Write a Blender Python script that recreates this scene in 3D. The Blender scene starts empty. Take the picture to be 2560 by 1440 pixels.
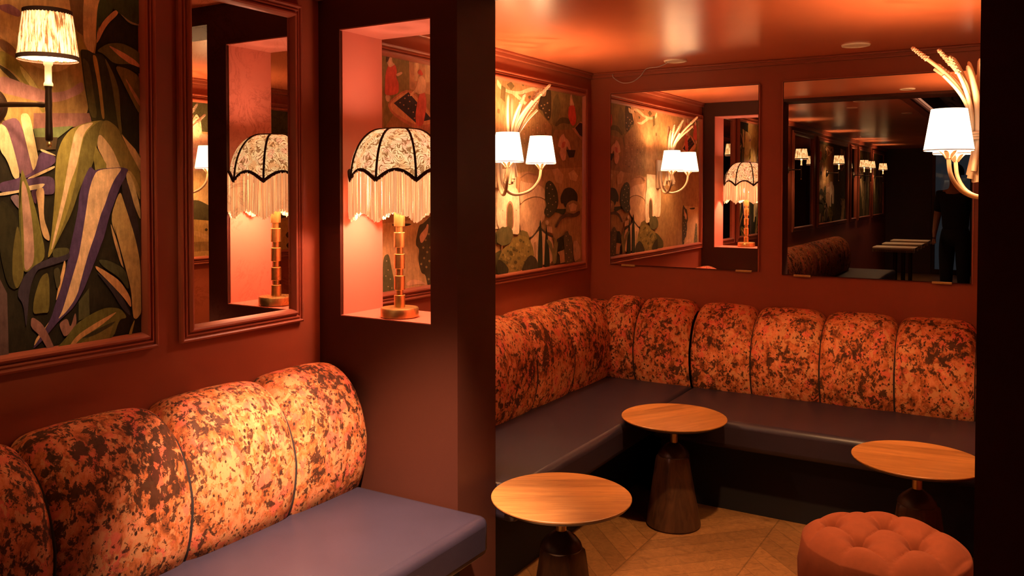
import bpy, bmesh, math, random
from mathutils import Vector, Matrix

# ------------------------------------------------------------------ camera, world, exposure
scene = bpy.context.scene
COL = scene.collection
scene.view_settings.view_transform = 'Standard'
scene.view_settings.look = 'None'
scene.view_settings.gamma = 1.0
scene.view_settings.use_curve_mapping = False
scene.view_settings.exposure = 0.0

cam_data = bpy.data.cameras.new('camera')
cam = bpy.data.objects.new('camera', cam_data)
COL.objects.link(cam)
cam.location = (2.2076, 0.0, 1.495)
cam.rotation_euler = (math.pi / 2 - 0.0243, 0.0, 0.5451)
cam_data.sensor_width = 36.0
cam_data.lens = 2130.6 / 2560 * 36
cam_data.shift_y = -(720 - 525.4) / 2560
cam_data.clip_start = 0.02
scene.camera = cam

world = bpy.data.worlds.new('world')
world.use_nodes = True
world.node_tree.nodes['Background'].inputs[0].default_value = (1.0, 0.35, 0.2, 1)
world.node_tree.nodes['Background'].inputs[1].default_value = 0.0
scene.world = world


def spot(name, loc, target, power, color, angle, blend=0.4, size=0.03):
    d = bpy.data.lights.new(name, 'SPOT')
    d.energy = power; d.color = color; d.spot_size = math.radians(angle); d.spot_blend = blend
    d.shadow_soft_size = size
    o = bpy.data.objects.new(name, d)
    COL.objects.link(o)
    o.location = loc
    o.rotation_euler = (Vector(target) - Vector(loc)).to_track_quat('-Z', 'Y').to_euler()
    return o


# ceiling downlights of the room and one added canvas spot (their housings are built with the ceiling below)
DOWN_COLOR = (1.0, 0.62, 0.38)
spot('downlight_beam', (1.00, 1.52, 2.20), (0.58, 1.84, 0.50), 1150, (1.0, 0.63, 0.42), 46, 0.9)
spot('downlight_beam', (0.85, 0.95, 2.20), (0.0, 1.14, 1.52), 52, (1.0, 0.62, 0.33), 37, 0.7)  # accent spot added only to brighten the jungle canvas
spot('downlight_beam', (1.50, 2.75, 2.15), (1.42, 3.30, 0.45), 125, (1.0, 0.52, 0.22), 73, 0.35)
spot('downlight_beam', (1.20, 0.10, 2.20), (1.0, 0.2, 0.0), 6, DOWN_COLOR, 80, 0.6)
spot('downlight_beam', (1.20, -3.40, 2.20), (0.7, -3.6, 0.0), 9, DOWN_COLOR, 80, 0.6)
spot('downlight_beam', (1.20, -5.60, 2.20), (0.8, -5.6, 0.0), 14, DOWN_COLOR, 80, 0.6)

# ------------------------------------------------------------------ room numbers (metres)
YB, YBB, YC = 2.288, 2.521, 4.535        # partition front, partition back, mirror wall
XE = 0.611                               # free end of the partition
OX1, OX2, OZ1, OZ2 = 0.1005, 0.502, 1.042, 2.066   # opening in the partition
CEIL, CEILF, HEAD = 2.171, 2.225, 2.152
XR = 2.155                               # side wall of the alcove
SEAT = 0.45
rng = random.Random(7)


# ------------------------------------------------------------------ materials
def new_mat(name):
    m = bpy.data.materials.new(name)
    m.use_nodes = True
    nt = m.node_tree
    return m, nt, nt.nodes['Principled BSDF']


def N(nt, t, **kw):
    n = nt.nodes.new(t)
    for k, v in kw.items():
        if k in n.inputs:
            n.inputs[k].default_value = v
        else:
            setattr(n, k, v)
    return n


def coords(nt, scale=(1, 1, 1), kind='Object', rot=(0, 0, 0)):
    tc = N(nt, 'ShaderNodeTexCoord')
    mp = N(nt, 'ShaderNodeMapping')
    mp.inputs['Scale'].default_value = scale
    mp.inputs['Rotation'].default_value = rot
    nt.links.new(tc.outputs[kind], mp.inputs['Vector'])
    return mp.outputs['Vector']


def ramp(nt, fac, stops, interp='LINEAR'):
    r = N(nt, 'ShaderNodeValToRGB')
    r.color_ramp.interpolation = interp
    els = r.color_ramp.elements
    while len(els) < len(stops):
        els.new(0.5)
    for e, (p, c) in zip(els, stops):
        e.position = p
        e.color = (*c, 1) if len(c) == 3 else c
    nt.links.new(fac, r.inputs['Fac'])
    return r.outputs['Color']


def mix(nt, fac, a, b, blend='MIX'):
    n = N(nt, 'ShaderNodeMix', data_type='RGBA', blend_type=blend)
    for sock, v in ((n.inputs[0], fac), (n.inputs[6], a), (n.inputs[7], b)):
        if isinstance(v, bpy.types.NodeSocket):
            nt.links.new(v, sock)
        elif isinstance(v, (int, float)):
            sock.default_value = v
        else:
            sock.default_value = (*v, 1)
    return n.outputs[2]


def noise(nt, vec, scale, detail=4, rough=0.5, dist=0.0):
    n = N(nt, 'ShaderNodeTexNoise')
    n.inputs['Scale'].default_value = scale
    n.inputs['Detail'].default_value = detail
    n.inputs['Roughness'].default_value = rough
    n.inputs['Distortion'].default_value = dist
    nt.links.new(vec, n.inputs['Vector'])
    return n.outputs[0]


def bump(nt, bsdf, height, strength=0.2, dist=0.01):
    b = N(nt, 'ShaderNodeBump')
    b.inputs['Strength'].default_value = strength
    b.inputs['Distance'].default_value = dist
    nt.links.new(height, b.inputs['Height'])
    nt.links.new(b.outputs['Normal'], bsdf.inputs['Normal'])


def simple(name, color, rough=0.5, metal=0.0, var=0.0, vscale=8, bmp=0.0, bscale=200, spec=0.5):
    m, nt, b = new_mat(name)
    b.inputs['Base Color'].default_value = (*color, 1)
    b.inputs['Roughness'].default_value = rough
    b.inputs['Metallic'].default_value = metal
    b.inputs['Specular IOR Level'].default_value = spec
    v = coords(nt)
    if var:
        f = noise(nt, v, vscale, 5, 0.6)
        lo = tuple(c * (1 - var) for c in color); hi = tuple(min(1, c * (1 + var)) for c in color)
        nt.links.new(ramp(nt, f, [(0.3, lo), (0.7, hi)]), b.inputs['Base Color'])
    if bmp:
        bump(nt, b, noise(nt, v, bscale, 3), bmp, 0.002)
    return m


def glow(name, color, strength, base=(0.8, 0.7, 0.55)):
    m, nt, b = new_mat(name)
    b.inputs['Base Color'].default_value = (*base, 1)
    b.inputs['Roughness'].default_value = 0.8
    b.inputs['Emission Color'].default_value = (*color, 1)
    b.inputs['Emission Strength'].default_value = strength
    return m


WALL = simple('terracotta wall paint', (0.27, 0.060, 0.026), 0.42, var=0.06, vscale=3, bmp=0.08, bscale=350, spec=0.35)
LINING = simple('coral lining paint', (0.60, 0.19, 0.125), 0.42, var=0.05, vscale=3)
FRAMEM = simple('terracotta moulding paint', (0.32, 0.080, 0.040), 0.36, var=0.05)
CEILM = simple('glossy terracotta ceiling paint', (0.70, 0.185, 0.075), 0.25, var=0.05, vscale=2, bmp=0.03, bscale=40, spec=0.9)
PARTITION = simple('shade-darkened partition paint', (0.055, 0.0145, 0.008), 0.45, var=0.06, vscale=3, bmp=0.08, bscale=350, spec=0.25)  # dark red base, deepened further to stand in for weak light on it
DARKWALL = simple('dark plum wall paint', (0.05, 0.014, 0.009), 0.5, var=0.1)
NAVY = simple('navy leather', (0.021, 0.0145, 0.024), 0.40, var=0.12, vscale=5, bmp=0.12, bscale=260)
BASEM = simple('dark upholstered plinth', (0.006, 0.005, 0.007), 0.8)
PIPING = simple('dark piping cord', (0.016, 0.006, 0.004), 0.9)
BRASS = simple('aged brass', (0.66, 0.48, 0.19), 0.40, 1.0, var=0.2, vscale=30)
BRONZE = simple('dark bronze', (0.06, 0.035, 0.02), 0.38, 0.85, var=0.2, vscale=20)
IVORY = simple('ivory painted metal', (0.46, 0.30, 0.19), 0.5, var=0.06)
CANDLE = simple('cream candle tube', (0.80, 0.62, 0.42), 0.5)
TRIMBLACK = simple('dark brown braid', (0.045, 0.018, 0.008), 0.9, bmp=0.5, bscale=400)
DARKWOOD = simple('dark turned wood', (0.035, 0.014, 0.006), 0.35, var=0.2)
BULB = glow('glowing bulb', (1.0, 0.72, 0.42), 18)
OFFWHITE = simple('pale ceiling fitting', (0.90, 0.72, 0.52), 0.5)
WIREM = simple('pale cable', (0.45, 0.36, 0.36), 0.5)
BLACK = simple('black cloth', (0.008, 0.008, 0.010), 0.85)
SKIN = simple('skin', (0.42, 0.20, 0.12), 0.5)
HAIR = simple('dark hair', (0.02, 0.012, 0.008), 0.6)
EDGE = simple('dark mirror edge', (0.06, 0.02, 0.012), 0.3, 0.4)
VELVET = simple('burnt orange velvet', (0.26, 0.056, 0.017), 0.95, var=0.08, vscale=30, bmp=0.12, bscale=500)


def white_shade():
    m, nt, b = new_mat('glowing white lampshade')
    b.inputs['Base Color'].default_value = (0.85, 0.75, 0.6, 1)
    b.inputs['Roughness'].default_value = 0.8
    b.inputs['Emission Color'].default_value = (1.0, 0.78, 0.50, 1)
    b.inputs['Emission Strength'].default_value = 3.6
    return m
WSHADE = white_shade()


def fabric():
    m, nt, b = new_mat('splashed floral velvet')
    v = coords(nt, (1, 1, 0.72))
    v2 = coords(nt, (1, 1, 0.8), rot=(0.5, 0.9, 0.4))
    n1 = noise(nt, v, 21, 9, 0.68, 0.4)
    base = ramp(nt, n1, [(0.32, (0.10, 0.026, 0.009)), (0.42, (0.27, 0.068, 0.020)), (0.50, (0.52, 0.135, 0.036)),
                         (0.57, (0.62, 0.185, 0.075)), (0.66, (0.70, 0.27, 0.11))])
    nr = noise(nt, v2, 15, 7, 0.62, 0.3)
    c = mix(nt, ramp(nt, nr, [(0.53, (0, 0, 0)), (0.60, (0.8, 0.8, 0.8))]), base, (0.66, 0.115, 0.065))
    big = noise(nt, v2, 5.5, 3, 0.5)
    def plus(a, k):
        m1 = N(nt, 'ShaderNodeMath', operation='MULTIPLY_ADD'); m1.inputs[1].default_value = k; nt.links.new(big, m1.inputs[0]); nt.links.new(a, m1.inputs[2])
        return m1.outputs[0]
    nt_ = plus(noise(nt, v, 32, 8, 0.62, 0.7), -0.35)
    c = mix(nt, ramp(nt, nt_, [(0.365, (0, 0, 0)), (0.395, (0.9, 0.9, 0.9))]), c, (0.58, 0.235, 0.09))
    nd = plus(noise(nt, v2, 36, 9, 0.70, 0.5), 0.45)
    c = mix(nt, ramp(nt, nd, [(0.775, (0, 0, 0)), (0.800, (0.92, 0.92, 0.92))]), c, (0.040, 0.015, 0.007))
    n5 = noise(nt, v, 62, 6, 0.6, 0.2)
    c = mix(nt, ramp(nt, n5, [(0.585, (0, 0, 0)), (0.615, (0.9, 0.9, 0.9))]), c, (0.055, 0.020, 0.009))
    vo = N(nt, 'ShaderNodeTexVoronoi')
    vo.inputs['Scale'].default_value = 52
    nt.links.new(v, vo.inputs['Vector'])
    dots = ramp(nt, vo.outputs['Distance'], [(0.20, (1, 1, 1)), (0.27, (0, 0, 0))])
    gate = ramp(nt, noise(nt, v, 30, 3), [(0.50, (0, 0, 0)), (0.55, (1, 1, 1))])
    c = mix(nt, mix(nt, 1.0, dots, gate, 'MULTIPLY'), c, (0.045, 0.016, 0.008))
    nt.links.new(c, b.inputs['Base Color'])
    b.inputs['Roughness'].default_value = 0.72
    b.inputs['Specular IOR Level'].default_value = 0.15
    bump(nt, b, noise(nt, v, 420, 2), 0.15, 0.002)
    return m
FABRIC = fabric()


def wood(name, lo, hi, scale=(2.2, 24, 24), rough=0.38):
    m, nt, b = new_mat(name)
    v = coords(nt, scale)
    f = noise(nt, v, 2.2, 8, 0.62, 1.2)
    c = ramp(nt, f, [(0.32, lo), (0.50, tuple((a + d) / 2 for a, d in zip(lo, hi))), (0.66, hi)])
    # glued staves of slightly different tone
    tc = N(nt, 'ShaderNodeTexCoord')
    sp = N(nt, 'ShaderNodeSeparateXYZ'); nt.links.new(tc.outputs['Object'], sp.inputs[0])
    mu = N(nt, 'ShaderNodeMath', operation='MULTIPLY'); mu.inputs[1].default_value = 13
    nt.links.new(sp.outputs['Y'], mu.inputs[0])
    fl = N(nt, 'ShaderNodeMath', operation='FLOOR'); nt.links.new(mu.outputs[0], fl.inputs[0])
    wn = N(nt, 'ShaderNodeTexWhiteNoise', noise_dimensions='1D'); nt.links.new(fl.outputs[0], wn.inputs['W'])
    tone = ramp(nt, wn.outputs['Value'], [(0, (0.72, 0.72, 0.72)), (1, (1.1, 1.1, 1.1))])
    nt.links.new(mix(nt, 1.0, c, tone, 'MULTIPLY'), b.inputs['Base Color'])
    b.inputs['Roughness'].default_value = rough
    return m
TABLEWOOD = wood('oiled oak table top', (0.36, 0.130, 0.030), (0.56, 0.240, 0.062))
BASEWOOD = wood('walnut table base', (0.050, 0.020, 0.008), (0.12, 0.052, 0.020), (16, 16, 2.0), 0.45)


def floor_mat():
    m, nt, b = new_mat('chevron oak floor')
    tc = N(nt, 'ShaderNodeTexCoord')
    mp = N(nt, 'ShaderNodeMapping'); mp.inputs['Rotation'].default_value = (0, 0, math.radians(0))
    nt.links.new(tc.outputs['Object'], mp.inputs['Vector'])
    sp = N(nt, 'ShaderNodeSeparateXYZ'); nt.links.new(mp.outputs[0], sp.inputs[0])

    def M(op, a, bb=None):
        n = N(nt, 'ShaderNodeMath', operation=op)
        for i, s in enumerate((a, bb)):
            if s is None: continue
            if isinstance(s, (int, float)): n.inputs[i].default_value = s
            else: nt.links.new(s, n.inputs[i])
        return n.outputs[0]
    u = M('DIVIDE', sp.outputs['X'], 0.42)
    fu = M('FRACT', u)
    tri = M('ABSOLUTE', M('SUBTRACT', M('MULTIPLY', M('FRACT', M('MULTIPLY', u, 0.5)), 2.0), 1.0))
    vv = M('DIVIDE', M('ADD', sp.outputs['Y'], M('MULTIPLY', tri, 0.42)), 0.115)
    row = M('FLOOR', vv)
    cell = M('ADD', row, M('MULTIPLY', M('FLOOR', u), 37.3))
    wn = N(nt, 'ShaderNodeTexWhiteNoise', noise_dimensions='1D'); nt.links.new(cell, wn.inputs['W'])
    fv = M('FRACT', vv)
    edge = M('MINIMUM', M('MINIMUM', fv, M('SUBTRACT', 1.0, fv)), M('MULTIPLY', M('MINIMUM', fu, M('SUBTRACT', 1.0, fu)), 3.0))
    gap = ramp(nt, edge, [(0.0, (0.50, 0.50, 0.50)), (0.03, (1, 1, 1))])
    grainv = coords(nt, (9, 9, 9))
    g = noise(nt, grainv, 2.0, 9, 0.68, 2.5)
    base = ramp(nt, g, [(0.3, (0.20, 0.088, 0.026)), (0.7, (0.38, 0.180, 0.058))])
    tone = ramp(nt, wn.outputs['Value'], [(0, (0.74, 0.74, 0.74)), (1, (1.08, 1.08, 1.08))])
    c = mix(nt, 1.0, mix(nt, 1.0, base, tone, 'MULTIPLY'), gap, 'MULTIPLY')
    nt.links.new(c, b.inputs['Base Color'])
    b.inputs['Roughness'].default_value = 0.48
    return m
FLOORM = floor_mat()


def print_mat(name, weave=500):
    m, nt, b = new_mat(name)
    at = N(nt, 'ShaderNodeAttribute', attribute_name='print')
    v = coords(nt)
    f = noise(nt, coords(nt, (1, 1, 0.25)), 90, 6, 0.7)
    tone = ramp(nt, f, [(0.3, (0.72, 0.72, 0.72)), (0.7, (1.2, 1.2, 1.2))])
    g = noise(nt, v, 22, 6, 0.7)
    tone2 = ramp(nt, g, [(0.35, (0.78, 0.78, 0.78)), (0.65, (1.12, 1.12, 1.12))])
    c = mix(nt, 1.0, mix(nt, 1.0, at.outputs['Color'], tone, 'MULTIPLY'), tone2, 'MULTIPLY')
    nt.links.new(c, b.inputs['Base Color'])
    b.inputs['Roughness'].default_value = 0.8
    b.inputs['Specular IOR Level'].default_value = 0.12
    bump(nt, b, noise(nt, coords(nt, (1, 1, 0.3)), weave, 2), 0.25, 0.002)
    return m
CANVAS = print_mat('printed canvas')


def mirror_mat(name, antique):
    m, nt, b = new_mat(name)
    b.inputs['Metallic'].default_value = 1.0
    b.inputs['Roughness'].default_value = 0.0
    b.inputs['Base Color'].default_value = (0.86, 0.84, 0.80, 1)
    if antique:
        v = coords(nt)
        vein = noise(nt, v, 9, 8, 0.72, 1.5)
        line = ramp(nt, vein, [(0.47, (0.80, 0.77, 0.70)), (0.495, (0.52, 0.47, 0.40)), (0.52, (0.80, 0.77, 0.70))])
        gate = ramp(nt, noise(nt, v, 5, 2), [(0.42, (0, 0, 0)), (0.58, (1, 1, 1))])
        c = mix(nt, gate, (0.80, 0.77, 0.70), line)
        nt.links.new(c, b.inputs['Base Color'])
    return m
MIRROR = mirror_mat('mirror silvering', False)
ANTIQUE = mirror_mat('antiqued mirror silvering', True)


def shade_fabric():
    m, nt, b = new_mat('floral lampshade cloth')
    v = coords(nt)
    vo = N(nt, 'ShaderNodeTexVoronoi', feature='SMOOTH_F1'); vo.inputs['Scale'].default_value = 26
    dv = N(nt, 'ShaderNodeMix', data_type='VECTOR')
    n = N(nt, 'ShaderNodeTexNoise'); n.inputs['Scale'].default_value = 14; n.inputs['Detail'].default_value = 2
    nt.links.new(v, n.inputs['Vector'])
    dv.inputs[0].default_value = 0.06
    nt.links.new(v, dv.inputs[4]); nt.links.new(n.outputs[1], dv.inputs[5])
    nt.links.new(dv.outputs[1], vo.inputs['Vector'])
    mu = N(nt, 'ShaderNodeMath', operation='MULTIPLY'); mu.inputs[1].default_value = 34
    nt.links.new(vo.outputs['Distance'], mu.inputs[0])
    si = N(nt, 'ShaderNodeMath', operation='SINE'); nt.links.new(mu.outputs[0], si.inputs[0])
    ab = N(nt, 'ShaderNodeMath', operation='ABSOLUTE'); nt.links.new(si.outputs[0], ab.inputs[0])
    line = ramp(nt, ab.outputs[0], [(0.22, (1, 1, 1)), (0.50, (0, 0, 0))])
    gate = ramp(nt, noise(nt, v, 38, 3), [(0.32, (0, 0, 0)), (0.42, (1, 1, 1))])
    wash = ramp(nt, noise(nt, v, 22, 4), [(0.36, (0.86, 0.50, 0.28)), (0.50, (0.92, 0.74, 0.50)), (0.62, (0.90, 0.46, 0.34)), (0.70, (0.92, 0.76, 0.54))])
    c = mix(nt, mix(nt, 1.0, line, gate, 'MULTIPLY'), wash, (0.22, 0.10, 0.035))
    leaf = ramp(nt, noise(nt, v, 55, 4, 0.6, 0.8), [(0.56, (0, 0, 0)), (0.59, (0.85, 0.85, 0.85))])
    c = mix(nt, leaf, c, (0.24, 0.11, 0.04))
    nt.links.new(c, b.inputs['Base Color'])
    b.inputs['Roughness'].default_value = 0.85
    nt.links.new(mix(nt, 1.0, c, (1.0, 0.78, 0.52), 'MULTIPLY'), b.inputs['Emission Color'])
    b.inputs['Emission Strength'].default_value = 1.25
    return m
SHADECLOTH = shade_fabric()


def pleated():
    m, nt, b = new_mat('pleated ikat lampshade cloth')
    tc = N(nt, 'ShaderNodeTexCoord')
    n1 = noise(nt, coords(nt, (150, 150, 11)), 1.0, 5, 0.65, 0.4)
    c = ramp(nt, n1, [(0.42, (0.92, 0.80, 0.60)), (0.50, (0.88, 0.62, 0.34)), (0.57, (0.34, 0.14, 0.05)), (0.70, (0.16, 0.06, 0.02))])
    nt.links.new(c, b.inputs['Base Color'])
    b.inputs['Roughness'].default_value = 0.85
    nt.links.new(mix(nt, 1.0, c, (1.0, 0.78, 0.50), 'MULTIPLY'), b.inputs['Emission Color'])
    b.inputs['Emission Strength'].default_value = 1.5
    return m
PLEAT = pleated()


def fringe_mat():
    m, nt, b = new_mat('cream silk fringe')
    n1 = noise(nt, coords(nt, (220, 220, 5)), 1.0, 3)
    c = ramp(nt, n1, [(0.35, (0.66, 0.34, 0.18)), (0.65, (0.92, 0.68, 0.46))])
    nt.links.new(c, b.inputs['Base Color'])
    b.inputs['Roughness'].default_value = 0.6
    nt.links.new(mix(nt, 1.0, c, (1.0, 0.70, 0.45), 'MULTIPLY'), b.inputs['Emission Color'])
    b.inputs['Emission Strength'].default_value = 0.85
    return m
FRINGE = fringe_mat()


def glass_mat():
    m, nt, b = new_mat('clear door glass')
    b.inputs['Base Color'].default_value = (0.8, 0.85, 0.9, 1)
    b.inputs['Roughness'].default_value = 0.02
    b.inputs['Transmission Weight'].default_value = 1.0
    b.inputs['IOR'].default_value = 1.25
    return m
GLASS = glass_mat()
NIGHT = glow('street light outside', (0.55, 0.6, 0.7), 0.03, (0.05, 0.05, 0.05))


# ------------------------------------------------------------------ mesh helpers
class MB:
    def __init__(self):
        self.v = []; self.f = []; self.m = []; self.c = []

    def add(self, vs, fs, mi=0):
        o = len(self.v)
        self.v += [tuple(p) for p in vs]
        self.f += [tuple(i + o for i in f) for f in fs]
        self.m += [mi] * len(fs)
        return self

    def box(self, x0, x1, y0, y1, z0, z1, mi=0):
        vs = [(x, y, z) for z in (z0, z1) for y in (y0, y1) for x in (x0, x1)]
        return self.add(vs, [(0, 2, 3, 1), (4, 5, 7, 6), (0, 1, 5, 4), (2, 6, 7, 3), (0, 4, 6, 2), (1, 3, 7, 5)], mi)

    def lathe(self, prof, c=(0, 0, 0), seg=40, mi=0, rfun=None, caps=True):
        vs = []
        for j, (r, z) in enumerate(prof):
            for i in range(seg):
                a = 2 * math.pi * i / seg
                rr = r * (rfun(a, j) if rfun else 1)
                vs.append((c[0] + rr * math.cos(a), c[1] + rr * math.sin(a), c[2] + z))
        fs = []
        for j in range(len(prof) - 1):
            for i in range(seg):
                k = (i + 1) % seg
                fs.append((j * seg + i, j * seg + k, (j + 1) * seg + k, (j + 1) * seg + i))
        if caps:
            fs.append(tuple(reversed(range(seg))))
            fs.append(tuple((len(prof) - 1) * seg + i for i in range(seg)))
        return self.add(vs, fs, mi)

    def tube(self, pts, r, seg=10, mi=0, flat=1.0):
        pts = [Vector(p) for p in pts]
        n = len(pts)
        rs = r if isinstance(r, (list, tuple)) else [r] * n
        vs = []
        ref = Vector((0, 0, 1))
        t0 = (pts[1] - pts[0]).normalized()
        if abs(t0.dot(ref)) > 0.9: ref = Vector((0, 1, 0))
        side = t0.cross(ref).normalized()
        for i, p in enumerate(pts):
            t = (pts[min(i + 1, n - 1)] - pts[max(i - 1, 0)]).normalized()
            side = (side - t * side.dot(t)).normalized()
            up = side.cross(t)
            for k in range(seg):
                a = 2 * math.pi * k / seg
                vs.append(p + side * (math.cos(a) * rs[i]) + up * (math.sin(a) * rs[i] * flat))
        fs = []
        for i in range(n - 1):
            for k in range(seg):
                q = (k + 1) % seg
                fs.append((i * seg + k, i * seg + q, (i + 1) * seg + q, (i + 1) * seg + k))
        fs.append(tuple(reversed(range(seg)))); fs.append(tuple((n - 1) * seg + k for k in range(seg)))
        return self.add(vs, fs, mi)

    def grid(self, P, nu, nv, mi=0, closed_u=False):
        vs = [P(i / nu, j / nv) for j in range(nv + 1) for i in range(nu + (0 if closed_u else 1))]
        w = nu if closed_u else nu + 1
        fs = []
        for j in range(nv):
            for i in range(nu):
                k = (i + 1) % w if closed_u else i + 1
                fs.append((j * w + i, j * w + k, (j + 1) * w + k, (j + 1) * w + i))
        return self.add(vs, fs, mi)

    def build(self, name, mats, parent=None, smooth=True, bevel=0.0, angle=40):
        if not isinstance(mats, (list, tuple)): mats = [mats]
        off = Vector(parent.get('_origin', (0, 0, 0))) if parent else Vector((0, 0, 0))
        me = bpy.data.meshes.new(name)
        me.from_pydata([Vector(p) - off for p in self.v], [], self.f)
        for m in mats: me.materials.append(m)
        me.polygons.foreach_set('material_index', self.m)
        bm = bmesh.new(); bm.from_mesh(me)
        bmesh.ops.recalc_face_normals(bm, faces=bm.faces)
        bm.to_mesh(me); bm.free()
        if smooth:
            me.polygons.foreach_set('use_smooth', [True] * len(me.polygons))
            me.set_sharp_from_angle(angle=math.radians(angle))
        me.update()
        o = bpy.data.objects.new(name, me)
        COL.objects.link(o)
        if parent: 
            o.parent = parent
            o['_origin'] = tuple(off)
        if bevel:
            b = o.modifiers.new('bevel', 'BEVEL'); b.width = bevel; b.segments = 3; b.limit_method = 'ANGLE'
            b.harden_normals = False
        return o


def thing(name, label, cat, loc=(0, 0, 0), group=None):
    o = bpy.data.objects.new(name, None)
    COL.objects.link(o)
    o.location = loc
    o.empty_display_size = 0.1
    o['_origin'] = tuple(loc)
    return tag(o, label, cat, group)


def tag(o, label, cat, group=None):
    o['label'] = label; o['category'] = cat
    if group: o['group'] = group
    return o


def struct(o, label=None):
    o['kind'] = 'structure'
    if label:
        o['label'] = label
    return o


def dup(root, loc, rotz, label, group=None):
    def cp(o, parent):
        c = o.copy(); COL.objects.link(c)
        c.parent = parent
        for ch in list(o.children): cp(ch, c)
        return c
    r = cp(root, None)
    r.location = loc; r.rotation_euler = (0, 0, rotz)
    r['label'] = label
    if group: r['group'] = group
    return r


def smooth_path(pts, n=6):
    pts = [Vector(p) for p in pts]
    out = []
    for i in range(len(pts) - 1):
        p0 = pts[max(i - 1, 0)]; p1 = pts[i]; p2 = pts[i + 1]; p3 = pts[min(i + 2, len(pts) - 1)]
        for k in range(n):
            t = k / n
            out.append(0.5 * ((2 * p1) + (p2 - p0) * t + (2 * p0 - 5 * p1 + 4 * p2 - p3) * t * t + (3 * p1 - p0 - 3 * p2 + p3) * t ** 3))
    out.append(pts[-1])
    return out


def point(name, loc, power, color, parent, size=0.02):
    d = bpy.data.lights.new(name, 'POINT')
    d.energy = power; d.color = color; d.shadow_soft_size = size
    o = bpy.data.objects.new(name, d)
    COL.objects.link(o)
    o.parent = parent
    o.location = Vector(loc) - Vector(parent.get('_origin', (0, 0, 0)))
    return o


# ------------------------------------------------------------------ the setting
struct(MB().box(-0.1, 4.6, -7.7, 4.7, -0.08, 0.0).build('floor', FLOORM, smooth=False), 'chevron oak floor')
struct(MB().box(-0.12, 0.0, -7.7, 4.7, 0, 2.6).build('wall_left', WALL, smooth=False), 'long terracotta wall with framed panels')
struct(MB().box(0.0, XR, YC, YC + 0.12, 0, 2.4).build('wall_back', WALL, smooth=False), 'terracotta wall carrying two large mirrors')
struct(MB().box(XR, XR + 0.1, YBB, YC + 0.12, 0, 2.4).build('wall_right', WALL, smooth=False), 'terracotta side wall of the alcove')

w = MB()                                             # partition with its lamp opening
w.box(0, OX1, YB, YBB, 0, CEILF); w.box(OX2, XE, YB, YBB, 0, CEILF)
w.box(OX1, OX2, YB, YBB, 0, OZ1); w.box(OX1, OX2, YB, YBB, OZ2, CEILF)
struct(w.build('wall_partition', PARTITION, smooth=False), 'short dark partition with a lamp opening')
w = MB(); L = 0.004                                  # painted lining of the opening, set in a little from the front face
w.box(OX1, OX1 + L, YB + 0.012, YBB - 0.004, OZ1, OZ2); w.box(OX2 - L, OX2, YB + 0.012, YBB - 0.004, OZ1, OZ2)
w.box(OX1, OX2, YB + 0.002, YBB - 0.002, OZ1 - 0.001, OZ1 + 0.003); w.box(OX1, OX2, YB + 0.002, YBB - 0.004, OZ2 - L, OZ2)
struct(w.build('trim_6', LINING, smooth=False), 'coral painted lining of the lamp opening')
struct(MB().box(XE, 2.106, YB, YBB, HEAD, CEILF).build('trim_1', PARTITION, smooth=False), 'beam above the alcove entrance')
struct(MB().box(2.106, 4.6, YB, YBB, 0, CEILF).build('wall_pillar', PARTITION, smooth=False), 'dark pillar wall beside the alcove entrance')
struct(MB().box(0, XR, YBB, YC, CEIL, CEIL + 0.1).build('ceiling', CEILM, smooth=False), 'glossy terracotta alcove ceiling')
w = MB()                                             # front ceiling with a raised coffer
CX0, CX1, CY0, CY1 = 1.32, 3.2, -3.9, 1.7
w.box(0, CX0, -7.6, YB, CEILF, CEILF + 0.1); w.box(CX1, 4.5, -7.6, YB, CEILF, CEILF + 0.1)
w.box(CX0, CX1, -7.6, CY0, CEILF, CEILF + 0.1); w.box(CX0, CX1, CY1, YB, CEILF, CEILF + 0.1)
struct(w.build('ceiling', CEILM, smooth=False), 'glossy ceiling of the front room')
w = MB()
w.box(CX0 - 0.05, CX1 + 0.05, CY0 - 0.05, CY1 + 0.05, CEILF + 0.32, CEILF + 0.4)
w.box(CX0 - 0.05, CX0, CY0, CY1, CEILF + 0.1, CEILF + 0.32); w.box(CX1, CX1 + 0.05, CY0, CY1, CEILF + 0.1, CEILF + 0.32)
w.box(CX0, CX1, CY0 - 0.05, CY0, CEILF + 0.1, CEILF + 0.32); w.box(CX0, CX1, CY1, CY1 + 0.05, CEILF + 0.1, CEILF + 0.32)
struct(w.build('ceiling', DARKWALL, smooth=False), 'dark raised coffer in the front ceiling')
w = MB()
for a in ((CX0, CX1, CY0, CY0 + .07), (CX0, CX1, CY1 - .07, CY1), (CX0, CX0 + .07, CY0, CY1), (CX1 - .07, CX1, CY0, CY1)):
    w.box(*a, CEILF - 0.012, CEILF + 0.004)
struct(w.build('trim_2', WALL, smooth=False, bevel=0.004), 'moulding around the ceiling coffer')
struct(MB().box(4.5, 4.6, -7.7, YB, 0, 2.6).build('wall_east', DARKWALL, smooth=False))
w = MB()
w.box(0, 0.74, -7.7, -7.6, 0, 2.6); w.box(1.4, 4.5, -7.7, -7.6, 0, 2.6); w.box(0.74, 1.4, -7.7, -7.6, 2.2, 2.6)
struct(w.build('wall_front', DARKWALL, smooth=False), 'dark end wall of the front room')


def bead(name, mb, label):
    return struct(mb.build(name, WALL, bevel=0.004), label)


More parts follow.
